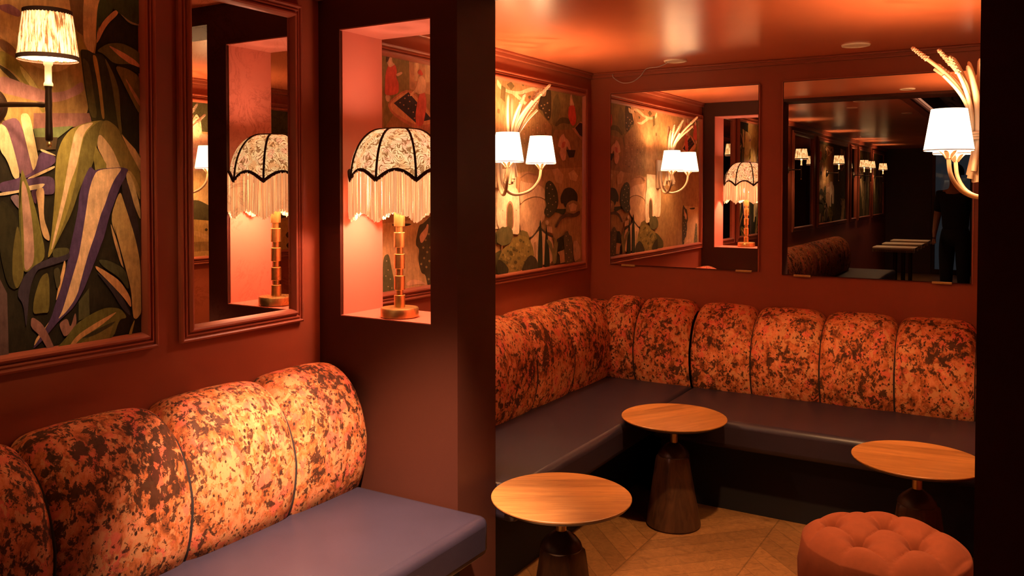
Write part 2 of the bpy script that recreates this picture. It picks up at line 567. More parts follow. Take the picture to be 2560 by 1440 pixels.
w = MB(); w.box(0.0, XR, YC - 0.018, YC, CEIL - 0.030, CEIL); w.box(0.0, XR, YC - 0.030, YC, CEIL - 0.012, CEIL)
bead('trim_3', w, 'slim cornice above the mirrors')
w = MB(); w.box(0.0, 0.018, YBB, YC, CEIL - 0.032, CEIL); w.box(0.0, 0.030, YBB, YC, CEIL - 0.012, CEIL)
w.box(XR - 0.018, XR, YBB, YC, CEIL - 0.032, CEIL); w.box(XR - 0.030, XR, YBB, YC, CEIL - 0.012, CEIL)
bead('trim_4', w, 'slim cornice on the alcove side walls')
w = MB(); w.box(0.0, 0.03, -7.6, YB, CEILF - 0.05, CEILF)
bead('trim_5', w, 'cornice of the front room')
# glass door at the far end, only seen in the mirror
door = MB()
for a in ((0.74, 0.80), (1.34, 1.40)): door.box(a[0], a[1], -7.68, -7.62, 0, 2.2)
door.box(0.80, 1.34, -7.68, -7.62, 2.12, 2.2); door.box(0.80, 1.34, -7.68, -7.62, 0, 0.09)
dr = struct(door.build('door_1', BRONZE, smooth=False), 'glazed street door with a dark metal frame')
MB().box(0.80, 1.34, -7.655, -7.645, 0.09, 2.12).build('pane', GLASS, dr, smooth=False)
struct(MB().box(0.5, 1.7, -8.3, -8.25, 0, 2.4).build('wall_street', NIGHT, smooth=False), 'dim street front beyond the glass door')


# ------------------------------------------------------------------ framed panels
PROFILE = [(0.0, 0.004), (0.0, 0.016), (0.006, 0.020), (0.010, 0.018), (0.012, 0.013), (0.016, 0.013), (0.018, 0.018), (0.022, 0.019),
           (0.0245, 0.013), (0.028, 0.013), (0.031, 0.022), (0.036, 0.026), (0.042, 0.024), (0.046, 0.016), (0.050, 0.006), (0.050, 0.0)]


def frame_mesh(side, y0, y1, z0, z1, prof=PROFILE):
    """mitred moulding around a rectangle on the plane x = side wall; sgn gives the way it stands out"""
    wall_x, sgn = side
    mb = MB()
    vs = []
    for t, h in prof:
        for (y, z) in ((y0 + t, z0 + t), (y1 - t, z0 + t), (y1 - t, z1 - t), (y0 + t, z1 - t)):
            vs.append((wall_x + sgn * h, y, z))
    fs = []
    for j in range(len(prof) - 1):
        for i in range(4):
            k = (i + 1) % 4
            fs.append((j * 4 + i, j * 4 + k, (j + 1) * 4 + k, (j + 1) * 4 + i))
    return mb.add(vs, fs)


def clip_poly(pts, y0, y1, z0, z1):
    for ax, lim, s in ((0, y0, 1), (0, y1, -1), (1, z0, 1), (1, z1, -1)):
        out = []
        for i in range(len(pts)):
            a = pts[i - 1]; b = pts[i]
            ia = (a[ax] - lim) * s >= 0; ib = (b[ax] - lim) * s >= 0
            if ia != ib:
                t = (lim - a[ax]) / (b[ax] - a[ax])
                out.append((a[0] + t * (b[0] - a[0]), a[1] + t * (b[1] - a[1])))
            if ib: out.append(b)
        pts = out
        if len(pts) < 3: return []
    return pts


def chaikin(p, n=2):
    for _ in range(n):
        q = []
        for i in range(len(p)):
            a = p[i]; b = p[(i + 1) % len(p)]
            q += [(a[0] * .8 + b[0] * .2, a[1] * .8 + b[1] * .2), (a[0] * .2 + b[0] * .8, a[1] * .2 + b[1] * .8)]
        p = q
    return p


def print_panel(name, parent, side, y0, y1, z0, z1, ground, shapes):
    """a flat printed canvas: each painted shape is a face, colours in the 'print' attribute"""
    wall_x, sgn = side
    me = bpy.data.meshes.new(name)
    vs = []; fs = []; cs = []
    def put(pts, c, lift):
        o = len(vs)
        vs.extend((wall_x + sgn * lift, y, z) for y, z in pts)
        fs.append(tuple(range(o, o + len(pts)))); cs.append(c)
    put([(y0, z0), (y1, z0), (y1, z1), (y0, z1)], ground, 0.0045)
    for k, (c, pts) in enumerate(shapes):
        area = abs(sum(pts[i - 1][0] * pts[i][1] - pts[i][0] * pts[i - 1][1] for i in range(len(pts)))) / 2
        pts = clip_poly(pts if len(pts) <= 5 and area > 0.0015 else chaikin(pts), y0, y1, z0, z1)
        if len(pts) >= 3: put(pts, c, 0.0046 + 0.00004 * (k + 1))
    off = Vector(parent['_origin'])
    bm = bmesh.new()
    lay = bm.loops.layers.float_color.new('print')
    for f, c in zip(fs, cs):
        bv = [bm.verts.new(Vector(vs[i]) - off) for i in f]
        face = bm.faces.new(bv)
        face.normal_update()
        if face.normal.x * sgn < 0: face.normal_flip()
        for l in face.loops: l[lay] = (*c, 1)
    bmesh.ops.triangulate(bm, faces=bm.faces[:], ngon_method='EAR_CLIP')
    bm.to_mesh(me); bm.free()
    me.materials.append(CANVAS)
    o = bpy.data.objects.new(name, me); COL.objects.link(o)
    o.parent = parent; o['_origin'] = tuple(off)
    return o


def parse(L):
    return [(c, [tuple(map(float, q.split(','))) for q in s.split()]) for c, s in L]


JUNGLE_PRINT=[
 ((0.4,0.25,0.08),"1.151,1.985 1.443,2.043 1.436,1.964 1.417,1.870 1.392,1.685 1.361,1.661 1.146,1.641"),
 ((0.55,0.36,0.14),"1.151,1.992 1.351,2.032 1.364,1.916 1.386,1.858 1.311,1.799 1.234,1.817 1.149,1.899"),
 ((0.3,0.15,0.18),"1.163,1.954 1.189,1.963 1.219,1.948 1.214,1.932 1.189,1.936 1.163,1.944"),
 ((0.62,0.4,0.17),"1.162,1.905 1.188,1.902 1.211,1.889 1.208,1.861 1.191,1.864 1.162,1.875"),
 ((0.22,0.11,0.05),"1.162,1.873 1.191,1.862 1.209,1.841 1.204,1.820 1.187,1.832 1.162,1.851"),
 ((0.26,0.2,0.04),"1.161,1.845 1.200,1.830 1.237,1.790 1.264,1.752 1.279,1.701 1.267,1.693 1.247,1.737 1.216,1.775 1.187,1.798 1.161,1.808"),
 ((0.06,0.04,0.015),"1.161,1.808 1.190,1.792 1.220,1.761 1.243,1.733 1.238,1.729 1.206,1.760 1.161,1.798"),
 ((0.52,0.4,0.12),"1.210,1.811 1.224,1.803 1.250,1.771 1.271,1.735 1.276,1.712 1.267,1.718 1.247,1.750 1.220,1.785"),
 ((0.42,0.2,0.17),"1.161,1.783 1.233,1.763 1.296,1.748 1.340,1.760 1.381,1.791 1.385,1.760 1.321,1.728 1.267,1.721 1.199,1.732 1.160,1.738"),
 ((0.33,0.19,0.06),"1.267,1.721 1.321,1.728 1.385,1.760 1.400,1.704 1.331,1.695 1.277,1.694"),
 ((0.28,0.13,0.1),"1.246,1.692 1.400,1.704 1.407,1.671 1.320,1.659 1.245,1.652"),
 ((0.16,0.19,0.07),"1.245,1.652 1.353,1.666 1.309,1.631 1.249,1.630"),
 ((0.07,0.045,0.02),"1.249,1.630 1.309,1.633 1.303,1.601 1.255,1.596"),
 ((0.19,0.12,0.05),"1.343,2.023 1.392,2.033 1.383,1.912 1.364,1.923 1.350,1.967"),
 ((0.68,0.46,0.2),"1.385,2.031 1.438,2.042 1.432,1.971 1.414,1.869 1.402,1.867 1.383,1.897"),
 ((0.34,0.25,0.05),"1.339,1.969 1.364,1.923 1.402,1.868 1.378,1.836 1.363,1.866 1.349,1.917"),
 ((0.045,0.04,0.014),"1.373,1.874 1.396,1.876 1.413,1.868 1.443,1.869 1.458,1.834 1.484,1.766 1.493,1.650 1.451,1.687 1.411,1.681 1.399,1.696 1.385,1.779 1.378,1.836"),
 ((0.1,0.085,0.025),"1.379,1.857 1.401,1.838 1.412,1.759 1.423,1.691 1.401,1.693 1.389,1.775"),
 ((0.42,0.25,0.06),"1.408,1.865 1.422,1.863 1.433,1.798 1.445,1.690 1.435,1.691 1.425,1.783"),
 ((0.055,0.07,0.022),"1.443,2.035 1.559,2.058 1.558,1.968 1.524,1.971 1.487,1.994 1.459,2.009"),
 ((0.3,0.24,0.12),"1.491,1.994 1.524,1.975 1.554,1.970 1.554,1.966 1.522,1.968"),
 ((0.055,0.08,0.025),"1.436,2.027 1.447,2.029 1.481,2.005 1.426,1.944 1.419,1.892 1.425,1.995"),
 ((0.62,0.33,0.15),"1.480,2.001 1.491,1.991 1.452,1.952 1.421,1.890 1.424,1.926 1.442,1.962"),
 ((0.13,0.12,0.03),"1.420,1.876 1.453,1.901 1.498,1.910 1.540,1.897 1.557,1.887 1.557,1.848 1.523,1.852 1.473,1.847 1.441,1.872"),
 ((0.62,0.3,0.14),"1.453,1.899 1.498,1.885 1.540,1.867 1.557,1.852 1.557,1.846 1.523,1.853 1.485,1.874"),
 ((0.03,0.025,0.01),"1.473,1.844 1.523,1.854 1.557,1.846 1.557,1.827 1.522,1.838"),
 ((0.2,0.145,0.03),"1.474,1.844 1.522,1.838 1.556,1.819 1.555,1.715 1.547,1.718 1.497,1.804"),
 ((0.5,0.24,0.09),"1.505,1.816 1.534,1.779 1.556,1.750 1.555,1.731 1.526,1.774"),
 ((0.16,0.13,0.035),"1.442,1.869 1.473,1.818 1.489,1.774 1.492,1.692 1.497,1.652 1.487,1.654 1.476,1.728 1.464,1.802"),
 ((0.15,0.13,0.03),"1.491,1.658 1.554,1.592 1.553,1.542 1.520,1.598"),
 ((0.62,0.38,0.15),"1.493,1.652 1.537,1.611 1.554,1.584 1.553,1.546 1.522,1.598"),
 ((0.2,0.095,0.12),"1.159,1.662 1.208,1.682 1.231,1.588 1.247,1.537 1.209,1.521 1.185,1.637"),
 ((0.72,0.58,0.3),"1.159,1.662 1.178,1.651 1.194,1.597 1.210,1.526 1.193,1.520 1.177,1.569 1.158,1.595"),
 ((0.74,0.6,0.3),"1.208,1.688 1.235,1.691 1.248,1.623 1.261,1.547 1.243,1.537 1.231,1.588"),
 ((0.11,0.055,0.115),"1.260,1.597 1.303,1.583 1.300,1.561 1.230,1.526 1.156,1.494 1.157,1.512 1.193,1.520 1.246,1.540"),
 ((0.66,0.5,0.26),"1.262,1.602 1.300,1.587 1.303,1.583 1.262,1.594"),
 ((0.62,0.46,0.24),"1.226,1.524 1.299,1.559 1.300,1.551 1.230,1.519"),
 ((0.11,0.06,0.115),"1.157,1.502 1.206,1.519 1.297,1.534 1.300,1.483 1.271,1.481 1.247,1.495 1.206,1.485 1.156,1.489"),
 ((0.74,0.58,0.33),"1.156,1.487 1.206,1.493 1.230,1.505 1.275,1.512 1.264,1.498 1.229,1.492 1.156,1.477"),
 ((0.26,0.17,0.19),"1.181,1.478 1.206,1.484 1.207,1.443 1.195,1.455"),
 ((0.13,0.06,0.11),"1.235,1.492 1.250,1.494 1.250,1.457 1.243,1.461"),
 ((0.66,0.42,0.2),"1.247,1.495 1.272,1.502 1.267,1.422 1.283,1.376 1.283,1.358 1.267,1.369 1.259,1.398 1.253,1.457"),
 ((0.035,0.03,0.012),"1.156,1.472 1.182,1.455 1.205,1.410 1.213,1.283 1.195,1.237 1.173,1.253 1.154,1.342"),
 ((0.15,0.12,0.03),"1.201,1.417 1.213,1.318 1.215,1.273 1.196,1.237 1.185,1.272 1.187,1.340"),
 ((0.13,0.075,0.065),"1.153,1.275 1.172,1.233 1.174,1.063 1.150,1.066"),
 ((0.2,0.175,0.04),"1.213,1.550 1.204,1.488 1.204,1.407 1.210,1.318 1.215,1.279 1.244,1.294 1.274,1.319 1.253,1.422 1.231,1.502 1.218,1.536"),
 ((0.055,0.07,0.02),"1.213,1.546 1.207,1.488 1.205,1.407 1.210,1.318 1.208,1.396 1.205,1.488"),
 ((0.52,0.3,0.21),"1.214,1.523 1.226,1.495 1.239,1.406 1.243,1.305 1.215,1.279 1.216,1.372 1.211,1.482"),
 ((0.31,0.25,0.055),"1.414,1.684 1.370,1.670 1.342,1.655 1.320,1.627 1.305,1.589 1.299,1.531 1.300,1.509 1.298,1.474 1.287,1.369 1.276,1.315 1.284,1.320 1.313,1.374 1.342,1.431 1.371,1.510 1.406,1.562 1.422,1.637 1.442,1.687"),
 ((0.17,0.14,0.035),"1.426,1.684 1.387,1.652 1.369,1.597 1.360,1.531 1.342,1.461 1.316,1.392 1.283,1.318 1.313,1.374 1.344,1.431 1.372,1.510 1.407,1.562 1.423,1.637 1.444,1.687"),
 ((0.76,0.52,0.28),"1.416,1.683 1.358,1.664 1.338,1.574 1.326,1.510 1.314,1.456 1.285,1.335 1.291,1.340 1.325,1.453 1.340,1.510 1.361,1.561 1.380,1.648"),
 ((0.24,0.18,0.045),"1.439,1.687 1.456,1.687 1.483,1.669 1.496,1.641 1.522,1.597 1.552,1.548 1.554,1.482 1.531,1.522 1.485,1.555 1.448,1.615 1.422,1.645"),
 ((0.66,0.44,0.22),"1.423,1.645 1.433,1.646 1.466,1.608 1.487,1.561 1.494,1.552 1.445,1.551 1.440,1.577 1.419,1.612"),
 ((0.24,0.2,0.045),"1.408,1.582 1.415,1.614 1.446,1.566 1.446,1.552 1.413,1.548"),
 ((0.032,0.026,0.012),"1.525,1.505 1.552,1.488 1.550,1.325 1.540,1.349 1.505,1.442"),
 ((0.085,0.048,0.115),"1.398,1.560 1.380,1.526 1.366,1.486 1.362,1.437 1.338,1.338 1.326,1.281 1.312,1.232 1.295,1.191 1.284,1.156 1.259,1.122 1.231,1.079 1.259,1.099 1.280,1.121 1.302,1.144 1.347,1.177 1.374,1.219 1.396,1.268 1.418,1.318 1.438,1.365 1.452,1.417 1.472,1.465 1.491,1.510 1.507,1.533 1.515,1.553 1.494,1.558 1.447,1.554 1.421,1.551 1.412,1.546"),
 ((0.78,0.52,0.28),"1.419,1.549 1.482,1.556 1.494,1.554 1.469,1.522 1.453,1.488 1.441,1.454 1.428,1.427 1.409,1.367 1.391,1.323 1.367,1.246 1.359,1.217 1.347,1.194 1.325,1.167 1.301,1.149 1.313,1.168 1.327,1.209 1.340,1.249 1.353,1.288 1.364,1.322 1.385,1.437 1.393,1.488 1.404,1.523"),
 ((0.7,0.42,0.18),"1.323,1.312 1.326,1.287 1.311,1.232 1.296,1.195 1.303,1.231 1.313,1.275"),
 ((0.7,0.42,0.18),"1.236,1.086 1.243,1.109 1.259,1.124 1.281,1.151 1.259,1.117"),
 ((0.42,0.3,0.09),"1.505,1.538 1.516,1.552 1.534,1.531 1.550,1.499 1.551,1.459 1.535,1.499"),
 ((0.62,0.46,0.2),"1.505,1.536 1.514,1.545 1.531,1.516 1.551,1.441 1.552,1.403 1.534,1.442 1.516,1.493"),
 ((0.045,0.03,0.03),"1.488,1.501 1.505,1.533 1.531,1.453 1.550,1.360 1.551,1.290 1.533,1.349"),
 ((0.52,0.36,0.13),"1.486,1.495 1.500,1.456 1.533,1.358 1.549,1.284 1.550,1.162 1.550,1.136 1.534,1.120 1.523,1.127 1.519,1.204 1.503,1.267 1.479,1.352 1.455,1.414"),
 ((0.58,0.36,0.15),"1.455,1.407 1.475,1.352 1.493,1.289 1.498,1.269 1.486,1.283 1.463,1.360"),
 ((0.02,0.015,0.01),"1.463,1.409 1.481,1.346 1.500,1.273 1.517,1.212 1.522,1.128 1.515,1.201 1.491,1.289"),
 ((0.055,0.04,0.055),"1.213,1.273 1.244,1.301 1.297,1.319 1.338,1.327 1.336,1.307 1.272,1.292 1.248,1.287 1.228,1.241 1.218,1.128 1.212,1.201 1.195,1.227"),
 ((0.16,0.13,0.032),"1.235,1.172 1.239,1.215 1.258,1.269 1.280,1.280 1.280,1.171 1.260,1.173"),
 ((0.09,0.085,0.03),"1.290,1.340 1.334,1.340 1.336,1.323 1.290,1.312"),
 ((0.3,0.14,0.11),"1.232,1.168 1.259,1.146 1.275,1.116 1.294,1.070 1.276,1.070 1.252,1.116 1.229,1.140"),
 ((0.3,0.15,0.11),"1.305,1.140 1.328,1.152 1.336,1.121 1.351,1.169 1.354,1.126 1.320,1.098 1.309,1.122"),
 ((0.085,0.082,0.032),"1.360,1.191 1.390,1.225 1.391,1.149 1.359,1.139"),
 ((0.07,0.06,0.025),"1.290,1.284 1.308,1.290 1.311,1.247 1.300,1.226"),
 ((0.14,0.13,0.03),"1.292,1.070 1.324,1.099 1.354,1.134 1.408,1.158 1.444,1.166 1.485,1.158 1.506,1.128 1.480,1.128 1.459,1.071 1.331,1.067"),
 ((0.22,0.17,0.04),"1.342,1.069 1.407,1.097 1.460,1.112 1.447,1.073"),
 ((0.6,0.32,0.12),"1.327,1.069 1.354,1.101 1.408,1.127 1.483,1.155 1.423,1.116 1.361,1.089 1.342,1.068"),
 ((0.05,0.045,0.02),"1.361,1.088 1.408,1.108 1.472,1.126 1.456,1.113 1.407,1.093"),
 ((0.07,0.072,0.03),"1.416,1.302 1.450,1.297 1.503,1.267 1.513,1.201 1.482,1.246 1.433,1.279"),
 ((0.64,0.34,0.14),"1.408,1.286 1.433,1.272 1.482,1.238 1.515,1.189 1.519,1.152 1.494,1.188 1.449,1.237 1.412,1.274"),
 ((0.045,0.035,0.04),"1.406,1.275 1.449,1.237 1.492,1.188 1.520,1.127 1.489,1.156 1.457,1.210"),
 ((0.3,0.22,0.05),"1.514,1.097 1.531,1.126 1.515,1.068 1.506,1.068"),
]
MURAL_PRINT=[
 ((0.25,0.18,0.06),"2.639,2.034 2.809,2.044 2.813,1.913 2.646,1.732"),
 ((0.52,0.27,0.13),"2.809,2.044 2.971,2.054 2.971,1.900 2.813,1.913"),
 ((0.66,0.42,0.22),"2.846,2.043 2.879,2.045 2.878,1.951 2.846,1.948"),
 ((0.66,0.42,0.22),"2.920,2.047 2.961,2.050 2.960,1.955 2.920,1.951"),
 ((0.52,0.2,0.1),"2.664,1.842 2.813,1.923 2.967,1.826 2.967,1.747 2.845,1.748 2.697,1.797"),
 ((0.66,0.34,0.16),"2.679,1.842 2.812,1.913 2.967,1.817 2.967,1.776 2.853,1.763 2.704,1.807"),
 ((0.045,0.03,0.035),"2.709,1.844 2.805,1.898 2.967,1.797 2.856,1.774"),
 ((0.5,0.22,0.12),"2.744,1.849 2.750,1.854 2.756,1.850 2.750,1.846"),
 ((0.5,0.22,0.12),"2.775,1.870 2.782,1.874 2.788,1.871 2.782,1.866"),
 ((0.5,0.22,0.12),"2.799,1.884 2.805,1.888 2.812,1.885 2.805,1.880"),
 ((0.5,0.22,0.12),"2.767,1.842 2.774,1.846 2.780,1.843 2.774,1.838"),
 ((0.5,0.22,0.12),"2.799,1.829 2.805,1.834 2.811,1.830 2.805,1.826"),
 ((0.5,0.22,0.12),"2.807,1.860 2.813,1.864 2.820,1.861 2.813,1.856"),
 ((0.5,0.22,0.12),"2.831,1.817 2.837,1.822 2.843,1.818 2.837,1.814"),
 ((0.5,0.22,0.12),"2.847,1.848 2.853,1.853 2.860,1.849 2.853,1.845"),
 ((0.5,0.22,0.12),"2.839,1.793 2.845,1.797 2.851,1.794 2.845,1.789"),
 ((0.5,0.22,0.12),"2.871,1.810 2.878,1.815 2.884,1.811 2.878,1.807"),
 ((0.5,0.22,0.12),"2.896,1.792 2.902,1.796 2.909,1.793 2.902,1.788"),
 ((0.62,0.1,0.06),"2.657,1.956 2.680,2.004 2.722,2.000 2.731,1.974 2.722,1.956 2.743,1.927 2.741,1.888 2.697,1.874 2.651,1.872 2.655,1.918"),
 ((0.7,0.42,0.24),"2.665,2.003 2.677,2.038 2.698,2.035 2.701,2.007 2.720,2.002 2.683,1.983"),
 ((0.7,0.42,0.24),"2.722,1.963 2.762,1.978 2.766,1.969 2.731,1.953"),
 ((0.1,0.05,0.03),"2.662,2.031 2.680,2.041 2.698,2.037 2.686,2.028 2.671,2.005 2.662,2.002"),
 ((0.66,0.4,0.24),"2.655,1.872 2.689,1.873 2.685,1.846 2.660,1.848"),
 ((0.62,0.12,0.08),"2.873,1.895 2.916,1.913 2.930,1.865 2.919,1.814 2.902,1.764 2.856,1.761 2.850,1.809"),
 ((0.7,0.42,0.24),"2.864,1.948 2.880,1.974 2.907,1.975 2.927,1.948 2.920,1.907 2.873,1.895 2.854,1.904 2.818,1.880 2.813,1.889 2.857,1.919"),
 ((0.6,0.09,0.05),"2.864,1.984 2.883,2.004 2.907,1.983 2.890,1.975"),
 ((0.52,0.31,0.12),"2.633,1.359 2.973,1.374 2.971,1.029 2.631,1.048"),
 ((0.11,0.1,0.035),"2.638,1.227 2.674,1.238 2.690,1.181 2.712,1.106 2.714,1.078 2.650,1.065 2.631,1.068"),
 ((0.45,0.35,0.18),"2.655,1.208 2.660,1.211 2.665,1.207 2.660,1.205"),
 ((0.45,0.35,0.18),"2.665,1.171 2.669,1.174 2.674,1.170 2.669,1.168"),
 ((0.45,0.35,0.18),"2.650,1.148 2.655,1.151 2.660,1.147 2.655,1.145"),
 ((0.45,0.35,0.18),"2.678,1.133 2.683,1.136 2.688,1.133 2.683,1.130"),
 ((0.45,0.35,0.18),"2.664,1.104 2.669,1.107 2.674,1.104 2.669,1.101"),
 ((0.45,0.35,0.18),"2.688,1.096 2.692,1.099 2.697,1.095 2.692,1.093"),
 ((0.065,0.045,0.018),"2.872,1.345 2.903,1.350 2.973,1.393 2.977,1.074 2.934,1.075 2.918,1.131 2.887,1.140 2.866,1.199 2.875,1.243 2.846,1.264"),
 ((0.3,0.2,0.07),"2.888,1.306 2.898,1.312 2.907,1.305 2.898,1.299"),
 ((0.3,0.2,0.07),"2.909,1.279 2.919,1.285 2.928,1.278 2.919,1.273"),
 ((0.3,0.2,0.07),"2.893,1.248 2.903,1.254 2.912,1.247 2.903,1.241"),
 ((0.3,0.2,0.07),"2.931,1.304 2.940,1.310 2.950,1.303 2.940,1.297"),
 ((0.3,0.2,0.07),"2.920,1.227 2.929,1.233 2.939,1.226 2.929,1.220"),
 ((0.3,0.2,0.07),"2.898,1.203 2.908,1.209 2.917,1.202 2.908,1.196"),
 ((0.3,0.2,0.07),"2.935,1.188 2.945,1.194 2.955,1.186 2.945,1.181"),
 ((0.3,0.2,0.07),"2.914,1.164 2.924,1.169 2.933,1.162 2.924,1.156"),
 ((0.3,0.2,0.07),"2.941,1.246 2.951,1.251 2.960,1.244 2.951,1.238"),
 ((0.3,0.2,0.07),"2.878,1.179 2.887,1.185 2.896,1.178 2.887,1.172"),
 ((0.3,0.2,0.07),"2.930,1.111 2.939,1.116 2.949,1.109 2.939,1.103"),
 ((0.6,0.3,0.16),"2.872,1.300 2.919,1.330 2.930,1.349 2.942,1.342 2.930,1.298 2.887,1.261"),
 ((0.66,0.36,0.18),"2.780,1.106 2.825,1.120 2.887,1.108 2.929,1.085 2.866,1.097 2.795,1.092"),
 ((0.04,0.03,0.015),"2.689,1.357 2.826,1.353 2.806,1.344 2.708,1.341"),
 ((0.2,0.13,0.045),"4.225,2.040 3.944,2.042 3.800,1.839 3.940,1.541 4.221,1.486"),
 ((0.6,0.34,0.16),"3.958,2.036 3.522,2.052 3.543,1.899 3.711,1.843 3.887,1.924"),
 ((0.1,0.06,0.025),"3.859,2.004 3.831,2.023 3.802,2.009 3.830,1.991"),
 ((0.1,0.06,0.025),"3.743,2.014 3.713,2.032 3.683,2.018 3.713,2.000"),
 ((0.1,0.06,0.025),"3.622,2.017 3.591,2.036 3.560,2.022 3.591,2.003"),
 ((0.1,0.06,0.025),"3.801,1.964 3.772,1.982 3.742,1.968 3.772,1.950"),
 ((0.1,0.06,0.025),"3.682,1.966 3.652,1.985 3.621,1.970 3.652,1.952"),
 ((0.1,0.06,0.025),"3.742,1.916 3.712,1.934 3.682,1.920 3.712,1.902"),
 ((0.1,0.06,0.025),"3.636,1.929 3.606,1.947 3.575,1.933 3.605,1.914"),
 ((0.05,0.03,0.015),"4.022,2.036 3.950,2.036 3.881,1.919 4.012,1.899"),
 ((0.36,0.19,0.07),"4.223,1.763 3.680,1.764 3.678,1.567 3.940,1.553 4.221,1.561"),
 ((0.48,0.23,0.11),"3.940,1.553 3.798,1.588 3.678,1.576 3.660,1.275 3.966,1.347"),
 ((0.2,0.1,0.04),"3.953,1.450 3.854,1.463 3.737,1.451 3.683,1.404 3.743,1.437 3.854,1.452 3.945,1.437"),
 ((0.88,0.64,0.42),"3.674,1.706 3.509,1.711 3.508,1.568 3.410,1.533 3.408,1.303 3.505,1.306 3.660,1.270"),
 ((0.8,0.44,0.22),"3.665,1.716 3.665,1.757 3.582,1.793 3.487,1.760 3.500,1.721 3.531,1.708 3.649,1.704"),
 ((0.1,0.06,0.03),"3.600,1.671 3.562,1.672 3.562,1.609 3.599,1.609"),
 ((0.12,0.07,0.03),"3.616,1.415 3.579,1.436 3.541,1.414 3.532,1.230 3.608,1.232"),
 ((0.1,0.075,0.025),"3.608,1.297 3.537,1.313 3.456,1.281 3.456,1.233 3.536,1.221 3.608,1.238"),
 ((0.045,0.04,0.015),"4.213,1.497 4.077,1.546 3.954,1.497 3.953,1.357 4.076,1.376 4.207,1.347"),
 ((0.035,0.032,0.012),"3.905,1.340 3.875,1.226 3.868,1.090 3.950,1.095 3.937,1.228"),
 ((0.07,0.05,0.02),"4.219,1.251 4.101,1.224 4.074,1.086 4.218,1.085"),
 ((0.09,0.07,0.022),"3.851,1.134 3.764,1.164 3.644,1.205 3.488,1.198 3.356,1.131 3.355,1.076 3.851,1.089"),
 ((0.4,0.2,0.08),"3.472,2.047 3.868,2.055 3.906,1.864 3.706,1.599 3.471,1.594"),
 ((0.34,0.18,0.07),"3.688,1.831 3.859,1.925 4.042,1.836 4.023,1.634 3.706,1.581"),
 ((0.24,0.16,0.055),"4.022,2.053 4.404,2.057 4.405,1.838 4.073,1.818 4.022,1.853"),
 ((0.3,0.155,0.055),"4.073,1.818 4.405,1.838 4.406,1.613 3.945,1.599"),
 ((0.4,0.21,0.08),"3.945,1.599 4.406,1.624 4.407,1.383 3.945,1.392"),
 ((0.76,0.5,0.28),"3.488,2.032 3.536,1.996 3.602,1.984 3.705,1.988 3.786,2.015 3.859,2.027 3.925,2.006 3.983,2.025 3.973,1.987 3.906,1.985 3.850,2.010 3.732,1.976 3.619,1.967 3.528,1.978 3.488,1.997"),
 ((0.76,0.5,0.28),"3.619,1.972 3.662,1.984 3.697,1.966 3.777,1.937 3.840,1.938 3.831,1.928 3.759,1.922 3.671,1.954"),
 ((0.14,0.09,0.03),"3.577,2.011 3.619,2.030 3.653,2.010 3.619,1.986"),
 ((0.14,0.09,0.03),"3.721,2.035 3.751,2.036 3.745,2.019 3.725,2.019"),
 ((0.14,0.09,0.03),"3.822,2.037 3.859,2.037 3.854,2.029 3.824,2.027"),
 ((0.14,0.09,0.03),"3.786,1.972 3.817,1.981 3.813,1.960 3.790,1.961"),
 ((0.14,0.09,0.03),"3.868,2.005 3.892,2.009 3.887,1.995 3.870,1.995"),
 ((0.14,0.09,0.03),"3.528,2.002 3.569,1.993 3.561,1.922 3.520,1.940"),
 ((0.14,0.09,0.03),"3.491,1.886 3.516,1.884 3.512,1.862 3.491,1.863"),
 ((0.075,0.045,0.02),"3.979,2.039 4.032,2.039 4.037,1.892 4.003,1.857 3.954,1.886 3.930,1.917 3.925,1.978 3.983,1.983"),
 ((0.5,0.3,0.14),"3.948,1.942 3.959,1.948 3.969,1.944 3.959,1.938"),
 ((0.5,0.3,0.14),"3.982,1.954 3.993,1.961 4.003,1.956 3.993,1.950"),
 ((0.5,0.3,0.14),"4.002,1.918 4.012,1.924 4.023,1.920 4.012,1.914"),
 ((0.5,0.3,0.14),"3.963,1.901 3.973,1.907 3.984,1.903 3.973,1.897"),
 ((0.5,0.3,0.14),"3.934,1.922 3.944,1.928 3.955,1.924 3.944,1.918"),
 ((0.5,0.3,0.14),"3.992,1.880 4.003,1.886 4.013,1.881 4.003,1.875"),
 ((0.5,0.3,0.14),"3.915,1.935 3.925,1.941 3.936,1.936 3.925,1.930"),
 ((0.17,0.125,0.045),"4.042,1.845 4.047,1.965 4.082,2.006 4.108,2.018 4.149,1.949 4.113,1.884 4.083,1.838"),
 ((0.11,0.085,0.03),"4.072,1.847 4.144,1.893 4.239,1.893 4.258,1.859 4.154,1.862 4.083,1.833"),
 ((0.66,0.36,0.2),"4.258,2.025 4.273,2.034 4.284,1.993 4.309,1.970 4.271,1.960 4.247,1.963 4.251,1.988"),
 ((0.62,0.075,0.04),"4.239,1.962 4.309,1.970 4.317,1.943 4.331,1.904 4.321,1.863 4.277,1.850 4.237,1.887 4.228,1.916"),
 ((0.52,0.24,0.12),"4.299,1.839 4.376,1.882 4.404,1.884 4.405,1.772 4.360,1.795 4.271,1.840"),
 ((0.06,0.032,0.028),"4.315,1.843 4.373,1.877 4.405,1.874 4.405,1.797 4.371,1.806"),
 ((0.62,0.28,0.16),"3.699,1.836 3.704,1.838 3.706,1.840 3.708,1.838 3.713,1.837 3.707,1.835 3.706,1.833 3.703,1.836"),
 ((0.12,0.07,0.03),"3.782,1.814 3.790,1.816 3.792,1.820 3.795,1.816 3.802,1.815 3.794,1.813 3.792,1.810 3.789,1.814"),
 ((0.5,0.33,0.14),"3.869,1.791 3.880,1.793 3.882,1.798 3.884,1.793 3.895,1.793 3.884,1.791 3.882,1.785 3.879,1.791"),
 ((0.62,0.28,0.16),"3.958,1.768 3.973,1.770 3.974,1.776 3.977,1.770 3.991,1.769 3.976,1.767 3.975,1.760 3.972,1.767"),
